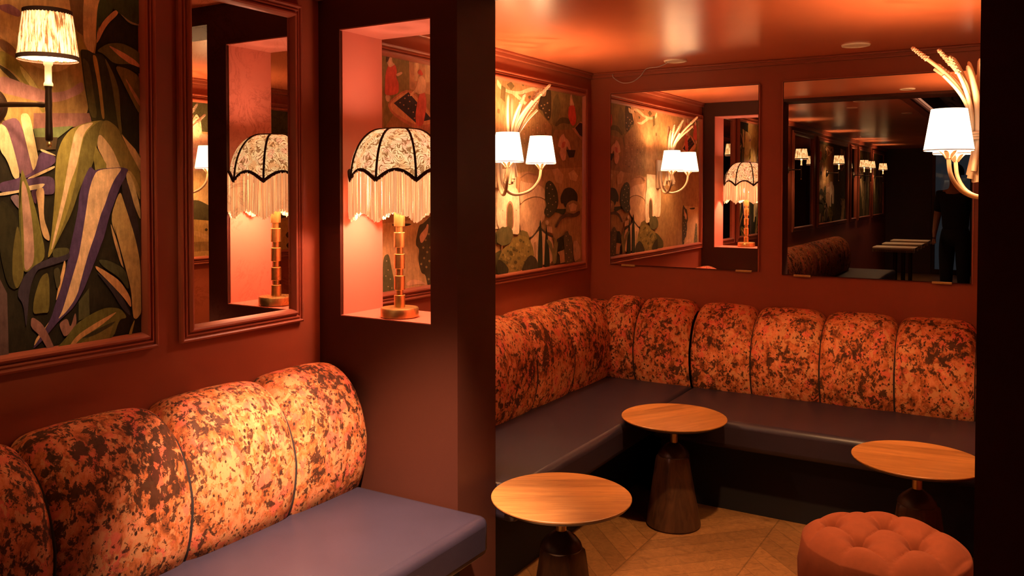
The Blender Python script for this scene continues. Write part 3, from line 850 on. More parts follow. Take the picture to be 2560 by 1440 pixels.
 ((0.12,0.07,0.03),"3.741,1.729 3.746,1.730 3.748,1.733 3.751,1.730 3.755,1.730 3.750,1.728 3.748,1.726 3.745,1.728"),
 ((0.5,0.33,0.14),"3.826,1.705 3.834,1.707 3.836,1.710 3.839,1.706 3.846,1.706 3.838,1.704 3.836,1.700 3.833,1.704"),
 ((0.62,0.28,0.16),"3.914,1.680 3.925,1.682 3.927,1.687 3.930,1.681 3.941,1.681 3.929,1.679 3.927,1.674 3.924,1.679"),
 ((0.12,0.07,0.03),"4.005,1.654 4.020,1.656 4.022,1.663 4.025,1.656 4.039,1.655 4.024,1.653 4.022,1.646 4.019,1.654"),
 ((0.5,0.33,0.14),"3.784,1.838 3.789,1.840 3.791,1.842 3.794,1.840 3.798,1.839 3.793,1.838 3.791,1.835 3.788,1.838"),
 ((0.62,0.28,0.16),"3.870,1.816 3.879,1.818 3.881,1.822 3.884,1.818 3.891,1.817 3.883,1.815 3.881,1.811 3.878,1.815"),
 ((0.12,0.07,0.03),"3.960,1.793 3.972,1.795 3.973,1.800 3.976,1.795 3.987,1.794 3.975,1.792 3.973,1.787 3.971,1.792"),
 ((0.5,0.33,0.14),"3.732,1.752 3.745,1.754 3.747,1.761 3.750,1.754 3.762,1.754 3.749,1.752 3.747,1.745 3.744,1.752"),
 ((0.62,0.28,0.16),"3.828,1.729 3.833,1.731 3.835,1.733 3.838,1.731 3.843,1.730 3.837,1.728 3.835,1.726 3.832,1.729"),
 ((0.12,0.07,0.03),"3.916,1.705 3.924,1.706 3.926,1.710 3.929,1.706 3.937,1.706 3.928,1.704 3.926,1.700 3.923,1.704"),
 ((0.5,0.33,0.14),"4.007,1.679 4.019,1.681 4.021,1.686 4.024,1.681 4.035,1.680 4.023,1.678 4.021,1.673 4.018,1.679"),
 ((0.62,0.28,0.16),"3.775,1.644 3.789,1.645 3.790,1.652 3.793,1.645 3.806,1.644 3.792,1.643 3.790,1.636 3.788,1.643"),
 ((0.12,0.07,0.03),"3.872,1.840 3.878,1.842 3.880,1.845 3.883,1.842 3.887,1.841 3.882,1.840 3.880,1.837 3.877,1.840"),
 ((0.5,0.33,0.14),"3.962,1.818 3.971,1.820 3.972,1.824 3.975,1.819 3.983,1.819 3.974,1.817 3.972,1.813 3.970,1.817"),
 ((0.62,0.28,0.16),"3.734,1.776 3.744,1.778 3.746,1.783 3.749,1.778 3.759,1.778 3.748,1.776 3.746,1.771 3.744,1.776"),
 ((0.12,0.07,0.03),"3.819,1.753 3.832,1.755 3.834,1.762 3.837,1.755 3.850,1.755 3.836,1.753 3.834,1.746 3.831,1.753"),
 ((0.5,0.33,0.14),"3.918,1.730 3.923,1.731 3.925,1.734 3.928,1.731 3.933,1.730 3.927,1.729 3.925,1.726 3.923,1.729"),
 ((0.62,0.28,0.16),"4.009,1.705 4.018,1.706 4.020,1.710 4.023,1.706 4.031,1.705 4.022,1.704 4.020,1.700 4.017,1.704"),
 ((0.12,0.07,0.03),"3.777,1.668 3.788,1.669 3.789,1.675 3.792,1.669 3.802,1.669 3.791,1.667 3.789,1.662 3.787,1.667"),
 ((0.5,0.33,0.14),"3.863,1.642 3.877,1.644 3.879,1.651 3.882,1.644 3.895,1.643 3.881,1.642 3.879,1.635 3.876,1.642"),
 ((0.62,0.28,0.16),"3.964,1.843 3.969,1.845 3.971,1.847 3.974,1.844 3.979,1.844 3.973,1.842 3.971,1.840 3.969,1.842"),
 ((0.12,0.07,0.03),"3.736,1.800 3.744,1.802 3.745,1.806 3.748,1.802 3.755,1.802 3.747,1.800 3.745,1.796 3.743,1.800"),
 ((0.5,0.33,0.14),"3.820,1.777 3.831,1.779 3.833,1.785 3.836,1.779 3.846,1.779 3.835,1.777 3.833,1.772 3.831,1.777"),
 ((0.62,0.28,0.16),"3.908,1.754 3.922,1.756 3.924,1.763 3.927,1.756 3.941,1.755 3.926,1.753 3.924,1.747 3.922,1.754"),
 ((0.12,0.07,0.03),"4.011,1.730 4.017,1.732 4.019,1.734 4.022,1.731 4.027,1.731 4.021,1.729 4.019,1.726 4.016,1.729"),
 ((0.5,0.33,0.14),"3.779,1.692 3.787,1.694 3.789,1.697 3.791,1.693 3.799,1.693 3.790,1.691 3.789,1.687 3.786,1.691"),
 ((0.62,0.28,0.16),"3.865,1.667 3.876,1.669 3.878,1.674 3.881,1.668 3.891,1.668 3.880,1.666 3.878,1.661 3.875,1.666"),
 ((0.12,0.07,0.03),"3.954,1.641 3.969,1.643 3.971,1.650 3.974,1.643 3.987,1.642 3.973,1.640 3.971,1.634 3.968,1.641"),
 ((0.5,0.33,0.14),"3.737,1.824 3.743,1.826 3.744,1.828 3.747,1.826 3.752,1.825 3.746,1.824 3.744,1.821 3.742,1.824"),
 ((0.62,0.28,0.16),"3.822,1.802 3.830,1.804 3.832,1.808 3.835,1.804 3.842,1.803 3.834,1.801 3.832,1.797 3.830,1.801"),
 ((0.12,0.07,0.03),"3.910,1.779 3.921,1.781 3.923,1.786 3.926,1.780 3.937,1.780 3.925,1.778 3.923,1.773 3.921,1.778"),
 ((0.5,0.33,0.14),"4.001,1.755 4.016,1.757 4.018,1.764 4.021,1.757 4.035,1.756 4.020,1.754 4.018,1.747 4.015,1.754"),
 ((0.62,0.28,0.16),"3.780,1.716 3.786,1.718 3.788,1.720 3.790,1.717 3.795,1.717 3.789,1.715 3.788,1.713 3.785,1.715"),
 ((0.12,0.07,0.03),"3.867,1.692 3.875,1.693 3.877,1.697 3.880,1.693 3.887,1.692 3.879,1.691 3.877,1.687 3.874,1.691"),
 ((0.5,0.33,0.14),"3.956,1.666 3.968,1.668 3.970,1.673 3.973,1.668 3.983,1.667 3.972,1.665 3.970,1.660 3.967,1.666"),
 ((0.62,0.28,0.16),"3.729,1.631 3.742,1.633 3.744,1.640 3.746,1.633 3.759,1.632 3.745,1.631 3.744,1.624 3.741,1.631"),
 ((0.12,0.07,0.03),"3.824,1.826 3.830,1.828 3.831,1.830 3.834,1.828 3.839,1.827 3.833,1.826 3.831,1.823 3.829,1.826"),
 ((0.5,0.33,0.14),"3.912,1.803 3.920,1.805 3.922,1.809 3.925,1.805 3.933,1.805 3.924,1.803 3.922,1.799 3.920,1.803"),
 ((0.62,0.28,0.16),"4.003,1.780 4.015,1.782 4.017,1.787 4.020,1.782 4.031,1.781 4.019,1.779 4.017,1.774 4.014,1.780"),
 ((0.12,0.07,0.03),"3.771,1.740 3.785,1.742 3.787,1.748 3.789,1.742 3.802,1.741 3.789,1.739 3.787,1.733 3.784,1.740"),
 ((0.5,0.33,0.14),"3.869,1.716 3.874,1.718 3.876,1.720 3.879,1.718 3.884,1.717 3.878,1.715 3.876,1.713 3.873,1.716"),
 ((0.62,0.28,0.16),"3.958,1.691 3.967,1.693 3.969,1.697 3.972,1.693 3.980,1.692 3.971,1.690 3.969,1.687 3.966,1.691"),
 ((0.62,0.31,0.18),"4.124,1.778 4.173,1.806 4.186,1.786 4.239,1.764 4.263,1.715 4.239,1.714 4.207,1.742 4.199,1.658 4.157,1.651 4.119,1.692 4.144,1.725 4.103,1.728"),
 ((0.05,0.03,0.02),"4.205,1.715 4.318,1.718 4.296,1.676 4.240,1.673"),
 ((0.5,0.13,0.08),"4.155,1.755 4.197,1.762 4.186,1.727 4.144,1.720"),
 ((0.52,0.29,0.13),"4.043,1.601 4.104,1.612 4.166,1.579 4.155,1.525 4.083,1.534"),
 ((0.6,0.36,0.17),"4.229,1.585 4.294,1.606 4.349,1.572 4.327,1.541 4.251,1.550"),
 ((0.9,0.68,0.45),"3.479,1.508 3.577,1.512 3.696,1.502 3.698,1.271 3.666,1.268 3.479,1.296"),
 ((0.55,0.21,0.13),"3.566,1.299 3.570,1.407 3.585,1.430 3.606,1.440 3.627,1.427 3.639,1.399 3.641,1.296"),
 ((0.15,0.09,0.035),"3.575,1.298 3.577,1.400 3.590,1.421 3.604,1.429 3.621,1.418 3.631,1.396 3.632,1.296"),
 ((0.45,0.2,0.1),"3.531,1.388 3.535,1.399 3.541,1.388"),
 ((0.45,0.2,0.1),"3.659,1.387 3.663,1.397 3.670,1.387"),
 ((0.6,0.34,0.2),"3.698,1.543 3.752,1.530 3.855,1.527 3.955,1.503 3.966,1.439 3.911,1.453 3.841,1.458 3.746,1.443 3.698,1.416"),
 ((0.56,0.3,0.16),"3.698,1.416 3.752,1.440 3.841,1.455 3.911,1.452 3.966,1.435 3.962,1.340 3.912,1.313 3.814,1.240 3.698,1.280"),
 ((0.18,0.085,0.035),"3.698,1.417 3.746,1.444 3.841,1.460 3.911,1.456 3.968,1.442 3.966,1.435 3.911,1.451 3.841,1.454 3.752,1.438 3.698,1.413"),
 ((0.3,0.14,0.07),"3.697,1.555 3.777,1.583 3.874,1.574 3.867,1.567 3.777,1.577 3.706,1.549"),
 ((0.055,0.042,0.017),"3.962,1.524 4.006,1.546 4.058,1.528 4.104,1.481 4.113,1.408 4.062,1.362 3.999,1.340 3.949,1.365 3.955,1.389 3.980,1.410 3.958,1.446"),
 ((0.42,0.26,0.13),"3.976,1.503 3.984,1.507 3.992,1.503 3.984,1.498"),
 ((0.42,0.26,0.13),"4.013,1.521 4.021,1.525 4.029,1.521 4.021,1.516"),
 ((0.42,0.26,0.13),"4.035,1.496 4.043,1.500 4.051,1.496 4.043,1.491"),
 ((0.42,0.26,0.13),"3.998,1.474 4.006,1.478 4.014,1.474 4.006,1.470"),
 ((0.42,0.26,0.13),"4.050,1.460 4.058,1.464 4.067,1.459 4.058,1.455"),
 ((0.42,0.26,0.13),"4.013,1.446 4.021,1.450 4.029,1.445 4.021,1.441"),
 ((0.42,0.26,0.13),"3.991,1.421 3.999,1.425 4.007,1.421 3.999,1.416"),
 ((0.42,0.26,0.13),"4.035,1.413 4.043,1.417 4.052,1.413 4.043,1.409"),
 ((0.42,0.26,0.13),"4.073,1.427 4.081,1.431 4.089,1.427 4.081,1.422"),
 ((0.42,0.26,0.13),"3.976,1.389 3.984,1.393 3.992,1.389 3.984,1.385"),
 ((0.42,0.26,0.13),"4.013,1.377 4.021,1.382 4.029,1.377 4.021,1.373"),
 ((0.42,0.26,0.13),"3.983,1.360 3.991,1.364 4.000,1.360 3.991,1.356"),
 ((0.05,0.034,0.02),"4.133,1.452 4.176,1.498 4.240,1.508 4.300,1.496 4.344,1.465 4.339,1.415 4.300,1.428 4.251,1.416 4.230,1.391 4.187,1.397 4.171,1.422 4.143,1.415"),
 ((0.3,0.17,0.07),"4.206,1.418 4.278,1.436 4.361,1.423 4.370,1.366 4.279,1.357 4.198,1.370"),
 ((0.56,0.33,0.16),"4.230,1.406 4.286,1.420 4.336,1.405 4.320,1.375 4.254,1.372"),
 ((0.1,0.052,0.025),"4.068,1.288 4.097,1.317 4.120,1.340 4.182,1.361 4.279,1.354 4.370,1.377 4.374,1.354 4.320,1.337 4.198,1.343 4.139,1.327 4.093,1.288"),
 ((0.6,0.36,0.2),"3.962,1.325 3.984,1.334 4.003,1.320 3.992,1.303 3.970,1.307"),
 ((0.58,0.32,0.17),"3.977,1.300 4.036,1.294 4.044,1.258 3.984,1.268"),
 ((0.62,0.34,0.18),"3.803,1.241 3.905,1.290 4.048,1.240 4.059,1.091 3.834,1.100 3.814,1.206"),
 ((0.08,0.045,0.022),"3.800,1.244 3.855,1.270 3.905,1.301 3.970,1.268 4.053,1.245 4.048,1.232 3.970,1.254 3.905,1.287 3.814,1.237"),
 ((0.4,0.2,0.09),"3.841,1.218 3.862,1.224 3.862,1.140 3.845,1.140"),
 ((0.11,0.085,0.028),"3.479,1.292 3.531,1.315 3.555,1.309 3.583,1.315 3.625,1.296 3.634,1.266 3.609,1.227 3.534,1.218 3.491,1.235 3.479,1.241"),
 ((0.3,0.16,0.06),"3.521,1.222 3.532,1.222 3.532,1.156 3.523,1.157"),
 ((0.25,0.165,0.04),"3.479,1.076 3.491,1.159 3.546,1.211 3.602,1.224 3.641,1.256 3.732,1.265 3.800,1.236 3.834,1.187 3.846,1.145 3.773,1.145 3.719,1.092 3.693,1.076"),
 ((0.19,0.13,0.035),"3.673,1.267 3.719,1.289 3.773,1.277 3.800,1.241 3.739,1.258"),
 ((0.11,0.08,0.022),"3.502,1.184 3.505,1.188 3.513,1.187 3.516,1.183 3.512,1.180 3.505,1.181"),
 ((0.36,0.24,0.07),"3.550,1.164 3.555,1.169 3.565,1.167 3.570,1.163 3.564,1.158 3.555,1.160"),
 ((0.15,0.11,0.03),"3.600,1.209 3.606,1.215 3.619,1.213 3.625,1.208 3.617,1.202 3.606,1.204"),
 ((0.11,0.08,0.022),"3.650,1.189 3.658,1.196 3.674,1.194 3.681,1.187 3.671,1.179 3.658,1.182"),
 ((0.36,0.24,0.07),"3.702,1.167 3.711,1.176 3.730,1.173 3.739,1.165 3.727,1.156 3.711,1.160"),
 ((0.15,0.11,0.03),"3.768,1.145 3.772,1.149 3.780,1.147 3.784,1.144 3.779,1.140 3.772,1.142"),
 ((0.11,0.08,0.022),"3.535,1.144 3.540,1.149 3.550,1.147 3.555,1.142 3.548,1.137 3.540,1.140"),
 ((0.36,0.24,0.07),"3.584,1.123 3.590,1.129 3.603,1.126 3.609,1.121 3.601,1.115 3.590,1.117"),
 ((0.15,0.11,0.03),"3.634,1.101 3.642,1.108 3.657,1.106 3.665,1.099 3.655,1.091 3.642,1.095"),
 ((0.11,0.08,0.022),"3.685,1.238 3.695,1.247 3.713,1.244 3.722,1.236 3.710,1.227 3.695,1.231"),
 ((0.36,0.24,0.07),"3.751,1.216 3.755,1.220 3.763,1.219 3.767,1.215 3.762,1.211 3.755,1.213"),
 ((0.15,0.11,0.03),"3.519,1.146 3.524,1.151 3.534,1.150 3.539,1.145 3.533,1.140 3.524,1.142"),
 ((0.11,0.08,0.022),"3.568,1.191 3.575,1.197 3.587,1.195 3.593,1.190 3.585,1.184 3.575,1.186"),
 ((0.36,0.24,0.07),"3.618,1.171 3.626,1.178 3.641,1.175 3.649,1.169 3.639,1.161 3.626,1.164"),
 ((0.15,0.11,0.03),"3.669,1.149 3.678,1.158 3.697,1.155 3.706,1.147 3.693,1.138 3.678,1.142"),
 ((0.11,0.08,0.022),"3.734,1.127 3.738,1.131 3.746,1.129 3.750,1.126 3.745,1.122 3.738,1.124"),
 ((0.36,0.24,0.07),"3.504,1.126 3.509,1.131 3.519,1.129 3.524,1.125 3.517,1.120 3.509,1.122"),
 ((0.15,0.11,0.03),"3.553,1.105 3.559,1.111 3.571,1.109 3.578,1.103 3.569,1.097 3.559,1.100"),
 ((0.11,0.08,0.022),"3.602,1.173 3.610,1.181 3.625,1.178 3.633,1.171 3.623,1.164 3.610,1.167"),
 ((0.36,0.24,0.07),"3.653,1.219 3.662,1.228 3.680,1.225 3.689,1.217 3.677,1.208 3.662,1.212"),
 ((0.15,0.11,0.03),"3.718,1.198 3.722,1.201 3.730,1.200 3.734,1.197 3.728,1.193 3.722,1.195"),
 ((0.11,0.08,0.022),"3.771,1.176 3.776,1.182 3.787,1.180 3.792,1.175 3.785,1.170 3.776,1.172"),
 ((0.36,0.24,0.07),"3.537,1.174 3.543,1.180 3.556,1.178 3.562,1.172 3.554,1.166 3.543,1.169"),
 ((0.15,0.11,0.03),"3.587,1.153 3.594,1.160 3.609,1.158 3.617,1.151 3.607,1.143 3.594,1.147"),
 ((0.11,0.08,0.022),"3.637,1.132 3.646,1.140 3.664,1.137 3.673,1.129 3.661,1.120 3.646,1.124"),
 ((0.36,0.24,0.07),"3.701,1.109 3.705,1.113 3.713,1.111 3.717,1.108 3.712,1.104 3.705,1.106"),
 ((0.15,0.11,0.03),"3.754,1.087 3.759,1.092 3.770,1.090 3.775,1.085 3.768,1.080 3.759,1.083"),
 ((0.11,0.08,0.022),"3.522,1.176 3.528,1.182 3.540,1.180 3.547,1.175 3.538,1.169 3.528,1.171"),
 ((0.36,0.24,0.07),"3.571,1.156 3.578,1.163 3.593,1.160 3.601,1.153 3.591,1.146 3.578,1.149"),
 ((0.15,0.11,0.03),"3.621,1.201 3.630,1.210 3.648,1.207 3.657,1.199 3.645,1.190 3.630,1.194"),
 ((0.11,0.08,0.022),"3.685,1.179 3.689,1.183 3.697,1.182 3.700,1.178 3.695,1.175 3.689,1.176"),
 ((0.36,0.24,0.07),"3.737,1.158 3.742,1.163 3.753,1.161 3.758,1.157 3.751,1.152 3.742,1.154"),
 ((0.15,0.11,0.03),"3.507,1.156 3.513,1.162 3.525,1.160 3.531,1.154 3.523,1.148 3.513,1.151"),
 ((0.11,0.08,0.022),"3.555,1.135 3.563,1.143 3.578,1.140 3.585,1.133 3.575,1.126 3.563,1.129"),
 ((0.36,0.24,0.07),"3.605,1.114 3.614,1.123 3.632,1.119 3.641,1.111 3.629,1.103 3.614,1.107"),
 ((0.15,0.11,0.03),"3.668,1.091 3.672,1.095 3.680,1.094 3.684,1.090 3.679,1.086 3.672,1.088"),
 ((0.11,0.08,0.022),"3.720,1.229 3.726,1.234 3.736,1.232 3.742,1.228 3.735,1.222 3.726,1.225"),
 ((0.36,0.24,0.07),"3.773,1.208 3.780,1.214 3.794,1.212 3.801,1.206 3.791,1.200 3.780,1.203"),
 ((0.15,0.11,0.03),"3.540,1.138 3.547,1.145 3.562,1.143 3.570,1.136 3.560,1.129 3.547,1.132"),
 ((0.11,0.08,0.022),"3.589,1.183 3.598,1.192 3.616,1.189 3.625,1.181 3.613,1.172 3.598,1.176"),
 ((0.045,0.035,0.015),"3.479,1.153 3.503,1.153 3.540,1.139 3.590,1.103 3.577,1.076 3.479,1.074"),
 ((0.06,0.042,0.02),"3.709,1.078 3.726,1.105 3.746,1.128 3.800,1.159 3.855,1.141 3.880,1.111 3.884,1.080"),
 ((0.032,0.03,0.012),"3.905,1.350 3.923,1.270 3.930,1.164 3.931,1.076 3.878,1.079 3.880,1.167 3.889,1.265"),
 ((0.032,0.03,0.012),"3.971,1.314 3.984,1.253 4.005,1.159 4.011,1.074 3.947,1.075 3.952,1.163 3.961,1.254"),
 ((0.22,0.17,0.06),"3.966,1.231 4.006,1.224 4.033,1.204 4.045,1.168 4.059,1.214 4.044,1.241 4.076,1.227 4.083,1.205 4.108,1.213 4.093,1.161 4.083,1.092 4.040,1.096 4.035,1.150 4.001,1.188"),
 ((0.038,0.03,0.014),"4.135,1.237 4.163,1.223 4.163,1.186 4.137,1.171 4.111,1.185 4.111,1.222"),
 ((0.038,0.03,0.014),"4.124,1.174 4.136,1.173 4.105,1.142 4.086,1.118"),
 ((0.115,0.075,0.035),"4.163,1.227 4.190,1.259 4.218,1.266 4.234,1.240 4.267,1.233 4.273,1.180 4.292,1.083 4.179,1.080 4.184,1.163"),
 ((0.42,0.25,0.12),"4.191,1.237 4.198,1.240 4.205,1.236 4.198,1.232"),
 ((0.42,0.25,0.12),"4.215,1.213 4.222,1.216 4.230,1.212 4.222,1.209"),
 ((0.42,0.25,0.12),"4.199,1.184 4.206,1.187 4.214,1.183 4.206,1.180"),
 ((0.42,0.25,0.12),"4.231,1.160 4.239,1.163 4.246,1.159 4.239,1.156"),
 ((0.42,0.25,0.12),"4.191,1.140 4.199,1.143 4.206,1.139 4.199,1.136"),
 ((0.42,0.25,0.12),"4.223,1.116 4.231,1.119 4.238,1.115 4.231,1.111"),
 ((0.42,0.25,0.12),"4.256,1.143 4.263,1.147 4.270,1.143 4.263,1.139"),
 ((0.42,0.25,0.12),"4.248,1.099 4.255,1.102 4.262,1.098 4.255,1.095"),
 ((0.42,0.25,0.12),"4.208,1.094 4.215,1.098 4.222,1.093 4.215,1.090"),
 ((0.52,0.29,0.15),"4.279,1.202 4.329,1.205 4.358,1.175 4.379,1.136 4.367,1.096 4.292,1.083"),
 ((0.45,0.22,0.1),"4.097,1.153 4.175,1.163 4.183,1.092 4.128,1.089 4.120,1.134"),
 ((0.28,0.16,0.06),"4.296,1.084 4.371,1.102 4.388,1.070 4.304,1.074"),
]


jungle = parse(JUNGLE_PRINT); mural = parse(MURAL_PRINT)


def leaf(c, y, z, ly, lz, wd, bend):
    pts = []
    for s in (1, -1):
        for k in (range(9) if s == 1 else range(8, -1, -1)):
            t = k / 8
            wv = wd * math.sin(math.pi * min(1, t * 0.9 + 0.1)) * s
            L = math.hypot(ly, lz)
            ny, nz = -lz / L, ly / L
            b = bend * math.sin(math.pi * t)
            pts.append((y + ly * t + ny * (wv + b), z + lz * t + nz * (wv + b)))
    return (c, pts)


def jungle_fill(y0, y1, seed, n=30):
    r = random.Random(seed)
    out = []
    cols = [(.20, .16, .04), (.31, .25, .055), (.66, .44, .22), (.085, .05, .11), (.055, .07, .022), (.15, .12, .03), (.5, .3, .14)]
    for k in range(n):
        y = r.uniform(y0, y1); z = r.uniform(1.0, 1.5)
        ly = r.uniform(-0.25, 0.25); lz = r.uniform(0.3, 0.75); b = r.uniform(-.1, .1); wd = r.uniform(.02, .05)
        c = cols[k % len(cols)]
        out.append(leaf(c, y, z, ly, lz, wd, b))
        out.append(leaf((.70, .47, .24) if k % 2 else (.30, .22, .06), y, z, ly, lz, wd * .33, b))
    return out


LEFT = (0.0, 1)
# jungle panel beside the camera
root = thing('framed_artwork', 'tall framed canvas of striped jungle leaves on the terracotta wall', 'picture', (0.0, 0.9, 1.03))
frame_mesh(LEFT, 0.25, 1.603, 1.030, 2.15).build('frame', FRAMEM, root, angle=25)
print_panel('printed_canvas', root, LEFT, 0.29, 1.562, 1.07, 2.11, (.028, .022, .011), [((.40, .25, .08), [(0.2, 1.78), (0.7, 1.66), (1.25, 1.60), (1.25, 2.3), (0.2, 2.3), (0.1, 2.0)])] + jungle_fill(0.25, 1.13, 3) + jungle)

# antiqued mirror
root = thing('framed_mirror', 'narrow antiqued mirror in a terracotta frame above the front bench', 'mirror', (0.0, 1.93, 1.028))
frame_mesh(LEFT, 1.681, 2.192, 1.028, 2.14).build('frame', FRAMEM, root, angle=25)
MB().box(0.0015, 0.0045, 1.725, 2.15, 1.07, 2.10).build('mirror_glass', ANTIQUE, root, smooth=False)

# palace mural in the alcove
root = thing('framed_artwork', 'large framed mural of a palace garden on the alcove wall', 'picture', (0.0, 3.47, 1.035))
frame_mesh(LEFT, 2.545, 4.458, 1.035, 2.076).build('frame', FRAMEM, root, angle=25)
print_panel('printed_canvas', root, LEFT, 2.585, 4.418, 1.075, 2.036, (.36, .19, .07), mural)

# landscape mural opposite
RIGHT = (XR, -1)
hills = [((.07, .06, .022), [(2.5, 1.86), (4.5, 1.84), (4.5, 2.1), (2.5, 2.1)]),
         ((.62, .33, .2), [(2.5, 1.6), (3.0, 1.8), (3.4, 1.86), (3.55, 1.83), (4.5, 1.75), (4.5, 1.5), (2.5, 1.5)]),
         ((.72, .45, .27), [(3.42, 1.86), (3.43, 1.92), (3.46, 1.96), (3.49, 1.92), (3.50, 1.84), (3.46, 1.8)]),
         ((.60, .22, .15), [(3.2, 1.72), (3.5, 1.76), (3.9, 1.70), (3.9, 1.64), (3.5, 1.69), (3.2, 1.66)]),
         ((.55, .35, .15), [(2.5, 1.62), (4.5, 1.6), (4.5, 1.35), (2.5, 1.35)]),
         ((.07, .055, .02), [(2.9, 1.33), (3.2, 1.42), (3.36, 1.40), (3.45, 1.44), (3.6, 1.37), (3.9, 1.42), (4.4, 1.3), (2.9, 1.25)]),
         ((.48, .28, .08), [(2.5, 1.2), (3.1, 1.33), (3.5, 1.31), (3.9, 1.25), (4.5, 1.32), (4.5, 1.05), (2.5, 1.05)]),
         ((.58, .34, .12), [(3.2, 1.22), (3.4, 1.26), (3.6, 1.19), (3.9, 1.2), (3.9, 1.17), (3.6, 1.16), (3.4, 1.23), (3.2, 1.19)]),
         ((.30, .17, .05), [(3.2, 1.16), (3.5, 1.18), (3.9, 1.13), (3.9, 1.09), (3.5, 1.12), (3.2, 1.1)])]
for k in range(30):
    y = 2.7 + (k * 0.137) % 1.65; z = 1.1 + (k * 0.061) % 0.22; r_ = 0.012 + (k % 3) * 0.006
    hills.append(((.06, .045, .018), [(y - r_, z), (y, z - r_), (y + r_ * 1.4, z), (y, z + r_)]))
root = thing('framed_artwork', 'framed landscape mural opposite the palace mural, seen in the antiqued mirror', 'picture', (XR, 3.5, 1.035))
frame_mesh(RIGHT, 2.56, 4.45, 1.035, 2.076).build('frame', FRAMEM, root, angle=25)
print_panel('printed_canvas', root, RIGHT, 2.60, 4.41, 1.075, 2.036, (.40, .24, .09), hills)

# panels further along the wall, seen in the big mirror
def shifted(L, dy): return [(c, [(y + dy, z) for y, z in p]) for c, p in L]
for (a, b, what, lab) in ((-1.50, -0.45, 'm', 'tall framed mirror on the left wall just behind the viewer'),
                          (-3.70, -1.72, 'p', 'wide framed garden print on the left wall behind the viewer'),
                          (-4.45, -3.95, 'm', 'narrow framed mirror between two prints in the dark front room'),
                          (-5.75, -4.62, 'j', 'framed leaf print beyond the narrow mirror in the dark front room'),
                          (-7.20, -5.95, 'j', 'last framed leaf print before the far end of the front room')):
    if what == 'm':
        root = thing('framed_mirror', lab, 'mirror', (0, (a + b) / 2, 1.03))
        MB().box(0.0015, 0.0045, a + .04, b - .04, 1.07, 2.10).build('mirror_glass', ANTIQUE, root, smooth=False)
    else:
        root = thing('framed_artwork', lab, 'picture', (0, (a + b) / 2, 1.03))
        sh = shifted(mural, a - 2.50) if what == 'p' else jungle_fill(a, b, int(a * 10), 26)
        print_panel('printed_canvas', root, LEFT, a + .04, b - .04, 1.07, 2.10, (.10, .08, .03), sh)
    frame_mesh(LEFT, a, b, 1.03, 2.14).build('frame', FRAMEM, root, angle=25)

# two large mirrors on the back wall
def wall_mirror(x0, x1, z0, z1, clips, label):
    root = thing('wall_mirror', label, 'mirror', ((x0 + x1) / 2, YC, z0))
    MB().box(x0, x1, YC - 0.010, YC, z0, z1).build('backing', EDGE, root, smooth=False)
    MB().box(x0 + .003, x1 - .003, YC - 0.012, YC - 0.0101, z0 + .003, z1 - .003).build('mirror_glass', MIRROR, root, smooth=False)
    for a, b in clips:
        MB().box(a, b, YC - 0.017, YC - 0.002, z0 - 0.006, z0 + 0.004).build('clip', BRASS, root, smooth=False, bevel=0.001)
    s = 0.006
    m = MB(); m.box(x0 - s, x0, YC - 0.014, YC, z0, z1); m.box(x0, x1, YC - 0.014, YC, z1, z1 + s)
    m.box(x1, x1 + s, YC - 0.014, YC, z0, z1)
    m.build('edge_strip', FRAMEM, root, smooth=False)
    return root
wall_mirror(0.132, 0.986, 1.060, 2.049, ((0.204, 0.286), (0.868, 0.954)), 'smaller frameless mirror on the back wall, reflecting the palace mural')
wall_mirror(1.111, 1.983, 1.051, 2.053, ((1.171, 1.257), (1.816, 1.901)), 'larger frameless mirror on the back wall, reflecting the dark front room')


# ------------------------------------------------------------------ banquettes
PROF = [(0.195, -0.02), (0.222, 0.04), (0.238, 0.12), (0.240, 0.20), (0.228, 0.28), (0.200, 0.35), (0.152, 0.405), (0.095, 0.432), (0.045, 0.432), (0.0, 0.42)]


def channel_profile(top):
    pts = smooth_path([(d, 0, SEAT + z * top / 0.435) for d, z in PROF], 4)
    return [(p.x, p.z) for p in pts]


def channel(parent, place, s0, s1, top=0.435, inset=0.046):
    """one stuffed back channel between s0 and s1 along the wall; place(d, s, z) -> world"""
    prof = channel_profile(top)
    nv = len(prof) - 1
    nrm = []
    for i in range(nv + 1):
        a = prof[max(i - 1, 0)]; b = prof[min(i + 1, nv)]
        t = Vector((b[0] - a[0], b[1] - a[1])).normalized()
        nrm.append((t.y, -t.x))
    NU = 28
    def P(u, v):
        i = round(v * nv)
        uu = 0.5 - 0.5 * math.cos(math.pi * u)          # denser towards the seams
        q = abs(2 * uu - 1)
        lo = 0.30 + 0.70 * min(1.0, max(0.0, (i / nv - 0.30) / 0.40))
        e = (inset * q ** 10 + 0.013 * q ** 2.5) * lo
        d = prof[i][0] - nrm[i][0] * e; z = prof[i][1] - nrm[i][1] * e
        return place(max(d, 0.0), s0 + (s1 - s0) * uu, z)
    mb = MB(); mb.grid(P, NU, nv)
    return mb.build('back_channel', FABRIC, parent, angle=180)


def piping(parent, place, s, top=0.435, inset=0.056):
    prof = channel_profile(top)
    nv = len(prof) - 1
    pts = []
    for i in range(0, nv + 1):
        a = prof[max(i - 1, 0)]; b = prof[min(i + 1, nv)]
        t = Vector((b[0] - a[0], b[1] - a[1])).normalized()
        ins = (inset + 0.004) * (0.30 + 0.70 * min(1.0, max(0.0, (i / nv - 0.30) / 0.40)))
        pts.append(place(max(prof[i][0] - t.y * ins, 0.001), s, prof[i][1] + t.x * ins))
    MB().tube(pts, 0.0055, 8).build('piping', PIPING, parent)


def seat_block(parent, x0, x1, y0, y1, name='seat'):
    MB().box(x0, x1, y0, y1, SEAT - 0.13, SEAT).build(name, NAVY, parent, bevel=0.028, angle=60)


